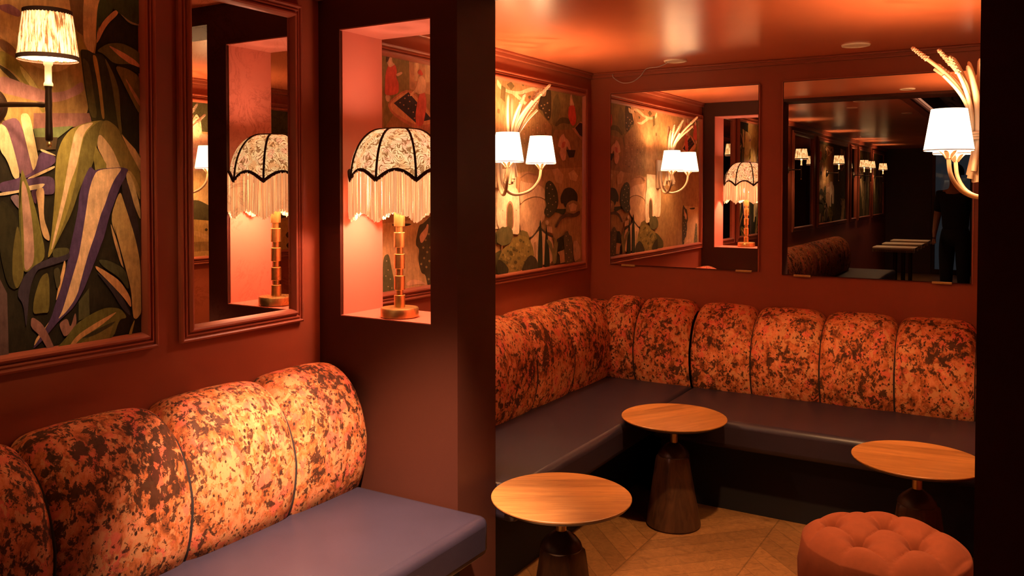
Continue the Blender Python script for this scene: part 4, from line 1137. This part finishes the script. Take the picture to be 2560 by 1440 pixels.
pl_left = lambda d, s, z: (d + 0.002, s, z)
pl_back = lambda d, s, z: (s, YC - d - 0.002, z)

# front bench
root = thing('banquette', 'front banquette with orange floral channelled back and navy seat below the framed panels', 'bench', (0.0, 0.2, 0.0))
MB().box(0.002, 0.62, -3.0, YB - 0.004, 0.0, SEAT - 0.135).build('base', BASEM, root, smooth=False)
seat_block(root, 0.005, 0.742, -3.0, YB - 0.006)
seams = [2.284, 1.943, 1.550, 1.158] + [1.158 - 0.392 * k for k in range(1, 11)]
for a, b in zip(seams[1:], seams[:-1]):
    channel(root, pl_left, a, b, 0.437)
    if a > -2.7: piping(root, pl_left, a, 0.437)

# alcove bench along the mural wall, turning the corner
root = thing('banquette', 'corner banquette under the palace mural with navy seat turning the corner', 'bench', (0.0, 3.4, 0.0))
MB().box(0.002, 0.52, YBB + 0.004, YC - 0.004, 0.0, SEAT - 0.135).build('base', BASEM, root, smooth=False)
seat_block(root, 0.005, 0.687, YBB + 0.006, YC - 0.005)
seams = [YBB + 0.005, 2.728, 3.115, 3.502, 3.889, 4.36]
for a, b in zip(seams[:-1], seams[1:]):
    channel(root, pl_left, a, b, 0.452)
    if b < 4.3: piping(root, pl_left, b, 0.452)
for a, b in ((0.16, 0.368), (0.368, 0.682)):
    channel(root, pl_back, a, b, 0.446)
piping(root, pl_back, 0.368, 0.446)
m = MB(); m.box(0.003, 0.18, 4.33, YC - 0.003, SEAT - 0.02, SEAT + 0.41)
m.build('corner_fill', FABRIC, root, bevel=0.05, angle=60)

# alcove bench along the mirror wall
root = thing('banquette', 'straight banquette under the two back wall mirrors with navy seat', 'bench', (1.4, YC, 0.0))
MB().box(0.692, XR - 0.004, 3.90, YC - 0.004, 0.0, SEAT - 0.135).build('base', BASEM, root, smooth=False)
seat_block(root, 0.690, XR - 0.005, 3.765, YC - 0.005)
seams = [0.694, 1.008, 1.344, 1.680, 2.013, XR - 0.004]
for a, b in zip(seams[:-1], seams[1:]):
    channel(root, pl_back, a, b, 0.440)
    if b < 2.1: piping(root, pl_back, b, 0.440)


# ------------------------------------------------------------------ pedestal tables
def table(loc, rotz, label):
    root = thing('pedestal_table', label, 'table', (0, 0, 0), 'small round oak tables')
    H = 0.485
    top = MB(); top.lathe([(0.05, H - 0.030), (0.19, H - 0.026), (0.224, H - 0.014), (0.2315, H - 0.005), (0.2315, H - 0.0015), (0.2295, H)], seg=72, mi=0)
    o = top.build('table_top', [TABLEWOOD, DARKWOOD], root, angle=25)
    for p in o.data.polygons:
        if p.center.z < H - 0.004: p.material_index = 1
    MB().lathe([(0.0175, 0.365), (0.0175, H - 0.028)], seg=28).build('neck', BRASS, root)
    MB().lathe([(0.066, 0.308), (0.070, 0.316), (0.066, 0.328), (0.052, 0.346), (0.032, 0.361), (0.019, 0.370)], seg=40).build('cap', DARKWOOD, root)
    base = MB()
    SEG = 64
    prof = [(0.114, 0.0), (0.120, 0.008)] + [(0.120 - 0.040 * (k / 14), 0.008 + 0.302 * k / 14) for k in range(1, 14)] + [(0.079, 0.306), (0.070, 0.314)]
    def facet(a, j):
        t = j / (len(prof) - 1)
        n = 5
        q = (a * n / (2 * math.pi)) % 1.0
        cut = math.cos(math.pi / n) / math.cos((q - 0.5) * 2 * math.pi / n)
        return 1 + (cut - 1) * 0.75 * min(1, max(0, (t - 0.15) * 1.6)) * (1 if t < 0.95 else 0.5)
    base.lathe(prof, seg=SEG, rfun=facet)
    base.build('base', BASEWOOD, root, angle=35)
    root.location = loc; root.rotation_euler = (0, 0, rotz)
    return root
t1 = table((0.900, 2.470, 0), 0.55, 'small round oak table at the end of the partition')
dup(t1, (0.868, 3.600, 0), 1.05, 'small round oak table in the corner of the alcove between both benches')
dup(t1, (1.862, 3.510, 0), 0.15, 'small round oak table behind the orange ottoman, partly cut off by the pillar')
dup(t1, (0.975, 1.560, 0), 0.4, 'small round oak table before the front bench, only its rim showing at the bottom edge')


# ------------------------------------------------------------------ tufted ottoman
def ottoman(cx, cy, R, H):
    root = thing('tufted_ottoman', 'round burnt orange ottoman with a button-tufted top', 'stool', (cx, cy, 0))
    o0 = Vector((1.69 + 0.046 * 0, 2.80))
    e1 = Vector((0.100, -0.115)); e2 = Vector((0.046, 0.175))
    det = e1.x * e2.y - e1.y * e2.x
    def lat(x, y):
        dx, dy = x - o0.x, y - o0.y
        return (dx * e2.y - dy * e2.x) / det, (-dx * e1.y + dy * e1.x) / det
    btn = [o0 + e1 * i + e2 * j for i in range(-4, 5) for j in range(-4, 5)]
    btn = [b for b in btn if (b - Vector((cx, cy))).length < R - 0.055]
    def height(x, y):
        r = math.hypot(x - cx, y - cy) / R
        a, b = lat(x, y)
        sa = abs(math.sin(math.pi * a)); sb = abs(math.sin(math.pi * b))
        puff = (sa * sb) ** 0.30
        fade = max(0.0, 1 - max(0, r - 0.72) / 0.28 * 0.75)
        z = H - 0.022 + 0.024 * puff * fade + 0.012 * (1 - fade) - 0.034 * max(0, r - 0.70) ** 2 / 0.09
        for q in btn:
            d2 = (x - q.x) ** 2 + (y - q.y) ** 2
            if d2 < 0.01: z -= 0.034 * math.exp(-d2 / (2 * 0.020 ** 2)) + 0.022 * math.exp(-d2 / (2 * 0.009 ** 2))
        return z
    mb = MB()
    NR, NA = 64, 160
    vs = [(cx, cy, height(cx, cy))]; fs = []
    for j in range(1, NR + 1):
        for i in range(NA):
            a = 2 * math.pi * i / NA; r = R * 0.985 * j / NR
            x, y = cx + r * math.cos(a), cy + r * math.sin(a)
            vs.append((x, y, height(x, y)))
    for i in range(NA): fs.append((0, 1 + i, 1 + (i + 1) % NA))
    for j in range(NR - 1):
        for i in range(NA):
            k = (i + 1) % NA
            fs.append((1 + j * NA + i, 1 + j * NA + k, 1 + (j + 1) * NA + k, 1 + (j + 1) * NA + i))
    last = 1 + (NR - 1) * NA
    rim = [(1.015, -0.022), (1.035, -0.055), (1.03, -0.10), (1.01, -0.16), (0.99, -0.24), (0.97, -0.32)]
    for j, (s, dz) in enumerate(rim):
        for i in range(NA):
            a = 2 * math.pi * i / NA
            pl = 1 + 0.010 * abs(math.sin(a * 9)) * (1 if j > 0 else 0.3) - 0.006
            x, y = cx + R * s * pl * math.cos(a), cy + R * s * pl * math.sin(a)
            zt = H - 0.060
            vs.append((x, y, zt + dz))
        base0 = last if j == 0 else 1 + NR * NA + (j - 1) * NA
        for i in range(NA):
            k = (i + 1) % NA
            n0 = 1 + NR * NA + j * NA
            fs.append((base0 + i, base0 + k, n0 + k, n0 + i))
    mb.add(vs, fs)
    mb.build('cushion', VELVET, root, angle=180)
    MB().lathe([(R * 0.93, 0.03), (R * 0.95, 0.10)], (cx, cy, 0), 64).build('plinth', BASEM, root)
    for q in btn:
        z = height(q.x, q.y)
        MB().lathe([(0.0015, -0.001), (0.008, 0.0), (0.0095, 0.003), (0.007, 0.006), (0.002, 0.0075)], (q.x, q.y, z - 0.001), 16).build('button', VELVET, root)
    for k in range(4):
        a = math.pi / 4 + k * math.pi / 2
        MB().lathe([(0.016, 0.0), (0.022, 0.035)], (cx + 0.17 * math.cos(a), cy + 0.17 * math.sin(a), 0), 16).build('foot', DARKWOOD, root)
ottoman(1.846, 2.770, 0.240, 0.458)


# ------------------------------------------------------------------ fringed table lamp in the opening
def fringed_lamp(cx, cy, z0):
    root = thing('table_lamp', 'brass table lamp with a fringed floral dome shade in the partition opening', 'lamp', (cx, cy, z0))
    c = (cx, cy, z0)
    MB().lathe([(0.062, 0.0), (0.067, 0.003), (0.067, 0.030), (0.064, 0.034), (0.015, 0.035)], c, 56).build('base', BRASS, root)
    zs = [(0.034, 0.078, 0.0195), (0.078, 0.096, 0.0125), (0.096, 0.147, 0.0195), (0.147, 0.171, 0.0125), (0.171, 0.223, 0.0195),
          (0.223, 0.246, 0.0125), (0.246, 0.299, 0.0195), (0.299, 0.320, 0.0125), (0.320, 0.372, 0.0195)]
    for a, b, r in zs:
        MB().lathe([(r - .001, a), (r, a + .001), (r, b - .001), (r - .001, b)], c, 32).build('stem_block' if r > 0.015 else 'stem_collar', BRASS, root)
    MB().lathe([(0.006, 0.37), (0.006, 0.51)], c, 16).build('rod', BRASS, root)
    MB().lathe([(0.008, 0.505), (0.02, 0.52), (0.028, 0.55), (0.026, 0.575), (0.012, 0.595)], c, 20).build('bulb', BULB, root)
    NP = 8; A0 = math.radians(-57 - 20.5)   # ribs as seen from the room
    R = 0.172
    ZT, ZB = 0.660, 0.480
    def ring(t):            # dome radius and height, t=0 top, 1 bottom
        r = 0.056 + (R - 0.056) * math.sin(t * math.pi / 2 * 0.97) ** 0.92
        z = ZB + (ZT - ZB) * math.cos(t * math.pi / 2) ** 0.95 if t < 1 else ZB
        return r, z
    def scallop(a):         # how far the lower edge rises between two ribs
        q = ((a - A0) / (2 * math.pi) * NP) % 1.0
        return 0.036 * math.sin(math.pi * q)
    def P(u, v):
        a = A0 + 2 * math.pi * u
        q = (u * NP) % 1.0
        r, z = ring(v)
        r *= 1 - 0.018 * math.sin(math.pi * q) * v
        z += scallop(a) * v ** 3
        return (cx + r * math.cos(a), cy + r * math.sin(a), z0 + z)
    MB().grid(P, 96, 22, closed_u=True).build('shade', SHADECLOTH, root, angle=180)
    sh = root.children[-1]
    for k in range(NP):
        pts = [Vector(P(k / NP, j / 16)) for j in range(17)]
        pts = [p + (p - Vector((cx, cy, p.z))).normalized() * 0.002 for p in pts]
        MB().tube(pts, 0.0042, 8).build('rib_braid', TRIMBLACK, root)
    pts = [Vector(P(k / 160, 1.0)) for k in range(161)]
    pts = [p + (p - Vector((cx, cy, p.z))).normalized() * 0.003 for p in pts]
    MB().tube(pts, 0.0066, 8).build('hem_braid', TRIMBLACK, root)
    pts = [Vector(P(k / 64, 0.0)) for k in range(65)]
    MB().tube(pts, 0.0045, 8).build('top_braid', TRIMBLACK, root)
    f = MB()
    r2 = random.Random(5)
    NF = 760
    for k in range(NF):
        a = A0 + 2 * math.pi * (k + r2.uniform(-.3, .3)) / NF
        q = ((a - A0) / (2 * math.pi) * NP) % 1.0
        zt = ZB + scallop(a)
        zb = 0.372 - 0.032 * (1 - math.sin(math.pi * q)) + r2.uniform(-.006, .006)
        ro = R + 0.002 + r2.uniform(-.003, .003)
        a2 = a + r2.uniform(-.010, .010)
        p = [(cx + ro * math.cos(a + (a2 - a) * t), cy + ro * math.sin(a + (a2 - a) * t), z0 + zt + (zb - zt) * t) for t in (0, .35, .7, 1)]
        f.tube(p, [0.0014, 0.0014, 0.0015, 0.0020], 5)
    f.build('fringe', FRINGE, root)
    point('lamp_light', (cx, cy, z0 + 0.45), LAMP_W, (1.0, 0.56, 0.40), root, 0.03)
    point('lamp_light', (cx, cy, z0 + 0.62), LAMP_W * 0.35, (1.0, 0.56, 0.40), root, 0.03)
LAMP_W = 15.5
fringed_lamp(0.311, 2.362, OZ1 + 0.003)


# ------------------------------------------------------------------ wheat-sheaf sconces
def sheaf_sconce():
    """wall at local x = 0, stands out along +x; origin at the arm cups' height"""
    root = thing('wall_sconce', '', 'wall lamp', (0, 0, 0), 'wheat sheaf wall lamps')
    tie = Vector((0.092, 0, 0.075))
    MB().box(0.0, 0.018, -0.035, 0.035, -0.10, 0.10).build('backplate', IVORY, root, bevel=0.006)
    for s in (-1, 1):
        pts = smooth_path([(0.020, s * 0.012, 0.02), (0.030, s * 0.016, -0.06), (0.050, s * 0.030, -0.112), (0.085, s * 0.062, -0.130),
                           (0.130, s * 0.115, -0.108), (0.158, s * 0.147, -0.060), (0.165, s * 0.155, -0.004)], 6)
        MB().tube(pts, [0.0085 - 0.002 * k / (len(pts) - 1) for k in range(len(pts))], 12).build('arm', IVORY, root)
        cx, cy = 0.165, s * 0.155
        cup = MB()
        for k in range(6):
            a0 = k * math.pi / 3 + 0.3
            def P(u, v, a0=a0):
                w = 0.36 * math.sin(math.pi * (0.12 + 0.88 * v)) * (1.25 - 0.3 * v)
                a = a0 + (u - .5) * 2 * w
                r = 0.009 + 0.026 * v ** 1.3
                return (cx + r * math.cos(a), cy + r * math.sin(a), -0.008 + 0.034 * v - 0.006 * max(0, v - .8) * 5)
            cup.grid(P, 6, 8)
        c = cup.build('petal_cup', IVORY, root, angle=180)
        so = c.modifiers.new('solid', 'SOLIDIFY'); so.thickness = 0.0018
        MB().lathe([(0.010, 0.0), (0.010, 0.040)], (cx, cy, 0), 20).build('candle', CANDLE, root)
        MB().lathe([(0.006, 0.038), (0.016, 0.055), (0.019, 0.072), (0.012, 0.092), (0.003, 0.100)], (cx, cy, 0), 18).build('bulb', BULB, root)
        sh = MB(); sh.lathe([(0.0725, 0.020), (0.0745, 0.022), (0.0535, 0.1545), (0.0515, 0.1545)], (cx, cy, 0), 56, caps=False)
        sh.f += []
        o = sh.build('shade', WSHADE, root)
        rr = MB()
        ring = [(cx + 0.0742 * math.cos(t * math.pi / 24), cy + 0.0742 * math.sin(t * math.pi / 24), 0.022) for t in range(49)]
        rr.tube(ring, 0.0016, 6).build('rim', IVORY, o)
        point('sconce_light', (cx, cy, 0.122), SCONCE_W * 1.2, SCONCE_C, root, 0.022)
        point('sconce_light', (cx, cy, 0.062), SCONCE_W * 0.6, SCONCE_C, root, 0.022)
    # (tip x out, tip y sideways, tip z, thickness, ear?)
    tips = [(0.255, 0.015, 0.350, .0080, 1), (0.226, -0.030, 0.310, .0066, 0), (0.178, 0.045, 0.325, .0085, 1), (0.172, -0.010, 0.345, .0115, 2),
            (0.190, -0.075, 0.300, .0075, 1), (0.125, -0.085, 0.335, .0090, 2), (0.150, 0.095, 0.290, .0080, 1), (0.120, 0.050, 0.305, .0115, 2),
            (0.095, -0.050, 0.285, .0105, 2), (0.190, 0.075, 0.275, .0072, 0), (0.085, 0.012, 0.330, .0110, 2)]
    for k, (tx, ty, tz, th, ear) in enumerate(tips):
        bx, by, bz = 0.062 + 0.050 * ((k * 7) % 5) / 4, -ty * 0.42, -0.045 - 0.035 * ((k * 3) % 4) / 3
        t0 = tie + Vector((0.012 * math.cos(k * 2.1), 0.016 * math.sin(k * 2.1), 0))
        d = Vector((tx, ty, tz)) - t0
        rise = [(t0.x + d.x * t ** 2.3, t0.y + d.y * t ** 1.5, t0.z + d.z * t) for t in (0, .2, .4, .6, .8, 1)]
        pts = smooth_path([(bx, by, bz), ((bx + t0.x) / 2, (by + t0.y) / 2, (bz + t0.z) / 2)] + rise, 4)
        n = len(pts)
        rs = [th * (1.15 - 0.35 * i / (n - 1)) for i in range(n)]
        if ear == 2: rs = rs[:-2] + [th * .75, th * .35]
        st = MB(); st.tube(pts, rs, 10, flat=0.7 if ear == 2 else 1.0)
        so = st.build('stalk', IVORY, root)
        if ear == 1:
            e = MB()
            tdir = (Vector((tx, ty, tz)) - pts[-4]).normalized()
            side = tdir.cross(Vector((0, 1, 0))).normalized(); up = side.cross(tdir)
            for r_ in range(9):
                for q in range(4):
                    a = q * math.pi / 2 + (r_ % 2) * math.pi / 4
                    c0 = Vector((tx, ty, tz)) + tdir * (r_ * 0.0068 - 0.018)
                    o_ = side * math.cos(a) + up * math.sin(a)
                    wv = 0.0075 * (1 - 0.055 * r_)
                    e.tube([c0, c0 + o_ * wv * .9 + tdir * 0.006, c0 + o_ * wv * .7 + tdir * 0.015], [0.002, 0.0042, 0.0012], 6)
            e.build('seed_head', IVORY, so)
    for k in range(3):
        ring = [(tie.x + 0.027 * math.cos(t * math.pi / 12), tie.y + 0.030 * math.sin(t * math.pi / 12), tie.z - 0.010 + 0.009 * k) for t in range(25)]
        MB().tube(ring, 0.0050, 8).build('binding', IVORY, root)
    return root
SCONCE_W, SCONCE_C = 13.0, (1.0, 0.56, 0.27)
s1 = sheaf_sconce()
s1.location = (0.006, 3.475, 1.600); s1['label'] = 'ivory wheat sheaf wall lamp with two white shades on the palace mural'
dup(s1, (XR - 0.006, 3.25, 1.600), math.pi, 'ivory wheat sheaf wall lamp before the larger mirror, partly hidden by the pillar')


# ------------------------------------------------------------------ swing-arm sconces with pleated shades
def arm_sconce():
    """origin on the wall at the arm's height; arm stands out along +x"""
    root = thing('wall_sconce', '', 'wall lamp', (0, 0, 0), 'swing arm wall lamps with pleated shades')
    pl = MB(); pl.lathe([(0.048, 0.0), (0.048, 0.006), (0.042, 0.011), (0.034, 0.012), (0.030, 0.018), (0.012, 0.022)], (0, 0, 0), 40)
    pl.v = [(z, x, y) for x, y, z in pl.v]
    pl.build('backplate', BRONZE, root)
    ax, ay = 0.160, 0.062
    pts = smooth_path([(0.015, 0, 0), (0.06, 0.022, 0.001), (0.11, 0.042, 0.0), (ax, ay, -0.001)], 5)
    n = len(pts)
    MB().tube(pts, [0.0075 - 0.0022 * k / (n - 1) + (0.002 if k in (2, n - 3) else 0) for k in range(n)], 14).build('arm', BRONZE, root)
    c = (ax, ay, 0)
    MB().lathe([(0.003, -0.104), (0.006, -0.100), (0.0062, -0.094), (0.0035, -0.090)], c, 18).build('finial', BRASS, root)
    MB().lathe([(0.006, -0.089), (0.0085, -0.086), (0.0085, -0.070), (0.0072, -0.02), (0.0082, 0.0), (0.0072, 0.035), (0.0092, 0.045)], c, 22).build('rod', BRONZE, root)
    MB().lathe([(0.0105, 0.044), (0.0105, 0.050), (0.0078, 0.055), (0.0078, 0.092), (0.0105, 0.096), (0.0105, 0.103), (0.005, 0.104)], c, 22).build('candle', CANDLE, root)
    MB().lathe([(0.006, 0.104), (0.017, 0.122), (0.020, 0.142), (0.013, 0.160), (0.003, 0.168)], c, 18).build('bulb', BULB, root)
    NPL = 44
    z0, z1, r0, r1 = 0.112, 0.222, 0.067, 0.0535
    def P(u, v):
        a = 2 * math.pi * u
        r = (r0 + (r1 - r0) * v) * (1 + 0.016 * math.cos(a * NPL))
        return (ax + r * math.cos(a), ay + r * math.sin(a), z0 + (z1 - z0) * v)
    sh = MB().grid(P, NPL * 6, 6, closed_u=True).build('shade', PLEAT, root, angle=180)
    MB().lathe([(r0 - .004, z0 + .002), (r1 - .004, z1 - .002)], c, 48, caps=False).build('lining', WSHADE, sh)
    for (r, z) in ((r0, z0), (r1, z1)):
        MB().lathe([(r * 1.005, z - .0055), (r * 1.025, z - .0045), (r * 1.025, z + .0045), (r * 1.005, z + .0055)], c, 56, caps=False).build('rim_band', TRIMBLACK, sh)
    point('sconce_light', (ax, ay, 0.145), ARM_W, (1.0, 0.58, 0.29), root, 0.025)
    return root
ARM_W = 22.0
a1 = arm_sconce()
a1.location = (0.006, 1.131, 1.702); a1['label'] = 'bronze arm wall lamp with pleated shade on the jungle leaf canvas'
for y, lab in ((-0.22, 'pleated wall lamp on the tall mirror behind the viewer, first in the reflected row'),
               (-2.28, 'pleated wall lamp on the wide garden print, second in the reflected row'),
               (-4.20, 'pleated wall lamp on the narrow mirror, third in the reflected row'),
               (-4.80, 'pleated wall lamp on the leaf print, fourth in the reflected row'),
               (-6.05, 'pleated wall lamp on the last leaf print, fifth in the reflected row')):
    dup(a1, (0.008, y, 1.702), 0, lab)


# ------------------------------------------------------------------ ceiling fittings and loose cable
def ceiling_disc(x, y, z, r, label):
    root = thing('ceiling_light', label, 'ceiling light', (x, y, z))
    MB().lathe([(r * 0.80, -0.002), (r * 0.86, -0.007), (r * 0.97, -0.006), (r, -0.001), (r, 0.0)], (x, y, z), 48).build('rim', OFFWHITE, root)
    MB().lathe([(r * 0.1, -0.0035), (r * 0.80, -0.0030), (r * 0.80, -0.001)], (x, y, z), 40).build('diffuser', OFFWHITE, root)
ceiling_disc(1.507, 4.255, CEIL, 0.064, 'flush round ceiling light above the larger mirror')
ceiling_disc(0.612, 4.285, CEIL, 0.060, 'flush round ceiling light with a loose cable hanging from it')
pts = smooth_path([(0.580, 4.285, CEIL - .003), (0.500, 4.34, CEIL - 0.016), (0.383, 4.45, 2.165), (0.330, 4.495, 2.135), (0.275, 4.505, 2.106), (0.213, 4.505, 2.104), (0.160, 4.507, 2.135), (0.150, 4.510, 2.158)], 7)
tag(MB().tube(pts, 0.0022, 8).build('loose_cable', WIREM), 'pale cable dangling from the ceiling light over the smaller mirror', 'cable')
for (x, y, z, lab) in ((1.00, 1.52, CEILF, 'lit downlight in the ceiling over the front bench'), (0.85, 0.95, CEILF, 'added downlight housing for the spot brightening the jungle leaf canvas'), (1.50, 2.75, CEIL, 'lit downlight in the alcove ceiling near the beam'),
                       (1.20, 0.10, CEILF, 'lit downlight beside the coffer near the viewer'), (1.20, -3.40, CEILF, 'lit downlight beside the far end of the coffer'),
                       (1.20, -5.60, CEILF, 'lit downlight near the glass street door')):
    root = thing('downlight', lab, 'ceiling light', (x, y, z))
    MB().lathe([(0.035, -0.002), (0.040, -0.005), (0.048, -0.004), (0.050, 0.0)], (x, y, z), 32, caps=False).build('rim', OFFWHITE, root)


# ------------------------------------------------------------------ things seen only in the mirrors
def skin_figure(name, joints, bones, mat, parent, subdiv=2):
    off = Vector(parent['_origin'])
    me = bpy.data.meshes.new(name)
    keys = list(joints)
    me.from_pydata([Vector(joints[k][:3]) for k in keys], [(keys.index(a), keys.index(b)) for a, b in bones], [])
    o = bpy.data.objects.new(name, me); COL.objects.link(o); o.parent = parent
    o['_origin'] = tuple(off)
    me.materials.append(mat)
    o.modifiers.new('skin', 'SKIN').use_smooth_shade = True
    bpy.context.view_layer.objects.active = o
    for i, k in enumerate(keys):
        r = joints[k][3]
        me.skin_vertices[0].data[i].radius = r if isinstance(r, tuple) else (r, r)
    me.skin_vertices[0].data[0].use_root = True
    s = o.modifiers.new('sub', 'SUBSURF'); s.levels = subdiv; s.render_levels = subdiv
    return o


def person(x, y, rot):
    root = thing('person', 'person in black T-shirt and trousers standing with one arm hanging, seen in the larger mirror', 'person', (0, 0, 0))
    J = {'pelvis': (0, 0, .95, (.15, .10)), 'waist': (0, 0, 1.10, (.135, .095)), 'chest': (0, 0.01, 1.30, (.165, .11)), 'upper': (0, 0, 1.44, (.12, .08)),
         'neck': (0, .01, 1.53, .055), 'jaw': (0, .025, 1.60, .065), 'head': (0, .015, 1.68, (.075, .095)), 'crown': (0, .0, 1.76, .062), 'nose': (0, .115, 1.655, .014),
         'shl': (.17, 0, 1.43, .062), 'ell': (.235, -.05, 1.14, .044), 'wrl': (.255, .05, .91, .030), 'pal': (.26, .075, .84, (.030, .018)),
         'shr': (-.17, 0, 1.43, .062), 'elr': (-.23, -.04, 1.14, .044), 'wrr': (-.20, .12, .97, .030), 'par': (-.19, .16, .92, (.030, .018)),
         'hil': (.09, 0, .88, .095), 'knl': (.10, .01, .50, .062), 'anl': (.10, -.02, .09, .042), 'tol': (.11, .14, .035, .036),
         'hir': (-.09, 0, .88, .095), 'knr': (-.10, .01, .50, .062), 'anr': (-.10, -.02, .09, .042), 'tor': (-.11, .14, .035, .036)}
    B = [('pelvis', 'waist'), ('waist', 'chest'), ('chest', 'upper'), ('upper', 'neck'), ('neck', 'jaw'), ('jaw', 'head'), ('head', 'crown'), ('head', 'nose')]
    for s in 'lr':
        B += [('upper', 'sh' + s), ('sh' + s, 'el' + s), ('el' + s, 'wr' + s), ('wr' + s, 'pa' + s), ('pelvis', 'hi' + s), ('hi' + s, 'kn' + s), ('kn' + s, 'an' + s), ('an' + s, 'to' + s)]
        px, py, pz, _ = J['pa' + s]
        for k, (dx, dy, L) in enumerate(((-.020, .012, .07), (-.007, .010, .082), (.007, .006, .078), (.020, .0, .062))):
            J[f'f{k}{s}'] = (px + dx * .6, py + .004, pz - .035, .009); J[f'g{k}{s}'] = (px + dx, py + dy + .015, pz - .03 - L, .0075)
            B += [('pa' + s, f'f{k}{s}'), (f'f{k}{s}', f'g{k}{s}')]
        J['t' + s] = (px - .01 * (1 if s == 'l' else -1), py + .05, pz - .02, .010)
        B += [('pa' + s, 't' + s)]
    body = skin_figure('body', J, B, SKIN, root)
    sh = {k: J[k] for k in ('pelvis', 'waist', 'chest', 'upper', 'shl', 'shr')}
    sh = {k: (v[0], v[1], v[2], tuple(q + .026 for q in v[3]) if isinstance(v[3], tuple) else v[3] + .02) for k, v in sh.items()}
    for s in 'lr':
        a, b = Vector(J['sh' + s][:3]), Vector(J['el' + s][:3])
        sh['sl' + s] = (*a.lerp(b, .8), .062)
    skin_figure('shirt', sh, [('pelvis', 'waist'), ('waist', 'chest'), ('chest', 'upper'), ('upper', 'shl'), ('upper', 'shr'), ('shl', 'sll'), ('shr', 'slr')], BLACK, root)
    tr = {k: J[k] for k in ('pelvis', 'waist', 'hil', 'hir', 'knl', 'knr', 'anl', 'anr')}
    tr = {k: (v[0], v[1], v[2], tuple(q + .012 for q in v[3]) if isinstance(v[3], tuple) else v[3] + .02) for k, v in tr.items()}
    skin_figure('trousers', tr, [('pelvis', 'waist'), ('pelvis', 'hil'), ('pelvis', 'hir'), ('hil', 'knl'), ('hir', 'knr'), ('knl', 'anl'), ('knr', 'anr')], BLACK, root)
    h = MB()
    def P(u, v):
        a = 2 * math.pi * u; b = v * math.pi * 0.58
        return (0.088 * math.sin(b) * math.cos(a), -0.008 + 0.108 * math.sin(b) * math.sin(a), 1.70 + 0.112 * math.cos(b) + (0.03 if math.sin(a) > 0.3 else 0) * v)
    h.grid(P, 24, 12, closed_u=True).build('hair', HAIR, root, angle=180)
    for s in 'lr':
        tx = J['to' + s][0]
        sx = MB()
        def Q(u, v, tx=tx):
            a = 2 * math.pi * u
            w = math.sin(math.pi * v) ** 0.5
            return (tx + .048 * w * math.cos(a), -.06 + .26 * v, max(0.0, .045 + .050 * w * math.sin(a) * (1.25 - .6 * v)))
        sx.grid(Q, 16, 14, closed_u=True).build('shoe', BLACK, root, angle=180)
    root.location = (x, y, 0); root.rotation_euler = (0, 0, rot)
person(1.44, -2.75, 0.25)


def back_table(x, y, label):
    root = thing('dining_table', label, 'table', (x, y, 0), 'dark tables with fringed cloths')
    MB().box(x - .26, x + .26, y - .28, y + .28, .66, .69).build('table_top', OAKDARK, root, smooth=False, bevel=.006)
    MB().lathe([(.20, 0), (.20, .015), (.03, .03), (.03, .66)], (x, y, 0), 32).build('pedestal', BRONZE, root)
    cl = MB().box(x - .27, x + .27, y - .20, y + .20, .6905, .695).build('cloth', CANDLE, root, smooth=False)
    f = MB()
    for k in range(46):
        a = x - .265 + .53 * k / 45
        for yy in (y - .20, y + .20):
            f.tube([(a, yy, .693), (a, yy + (.003 if yy > y else -.003), .66), (a, yy + (.004 if yy > y else -.004), .63)], .0035, 4)
    f.build('fringe', CANDLE, cl)
OAKDARK = wood('worn table wood', (0.16, 0.07, 0.025), (0.34, 0.17, 0.06), (3, 20, 20), 0.35)
for k, y in enumerate((-3.9, -4.8, -5.7)):
    back_table(0.62, y, ('square wooden table next to the end of the front bench', 'square wooden table midway along the dark front room', 'square wooden table closest to the glass street door')[k])

# lit coffer edge and trailing greenery, seen in the larger mirror
COFFERLIGHT = glow('warm cove light', (1.0, 0.40, 0.22), 0.6)
m = MB()
for a in ((CX0 + .01, CX0 + .02, CY0 + .02, CY1 - .02), (CX1 - .02, CX1 - .01, CY0 + .02, CY1 - .02), (CX0 + .02, CX1 - .02, CY1 - .02, CY1 - .01), (CX0 + .02, CX1 - .02, CY0 + .01, CY0 + .02)):
    m.box(*a, CEILF + 0.10, CEILF + 0.115)
struct(m.build('trim_7', COFFERLIGHT, smooth=False), 'glowing cove strip inside the ceiling coffer')
LEAFM = simple('dark artificial leaves', (0.05, 0.06, 0.018), 0.5, var=0.3)
m = MB(); r3 = random.Random(11)
for k in range(260):
    x = r3.uniform(CX0 + .1, CX0 + 1.3); y = r3.uniform(-1.8, CY1 - .2); z = CEILF + 0.31 - r3.random() * 0.10
    a = r3.uniform(0, 6.28); L = r3.uniform(.08, .2); wd = L * .12
    dx, dy = math.cos(a), math.sin(a); dr = r3.uniform(.0, .12)
    m.add([(x, y, z), (x + dx * L * .5 - dy * wd, y + dy * L * .5 + dx * wd, z - dr * .3), (x + dx * L, y + dy * L, z - dr), (x + dx * L * .5 + dy * wd, y + dy * L * .5 - dx * wd, z - dr * .3)], [(0, 1, 2, 3)])
g = m.build('coffer_greenery', LEAFM, angle=180); g['kind'] = 'stuff'
tag(g, 'dark trailing leaves filling the lit ceiling coffer', 'foliage')
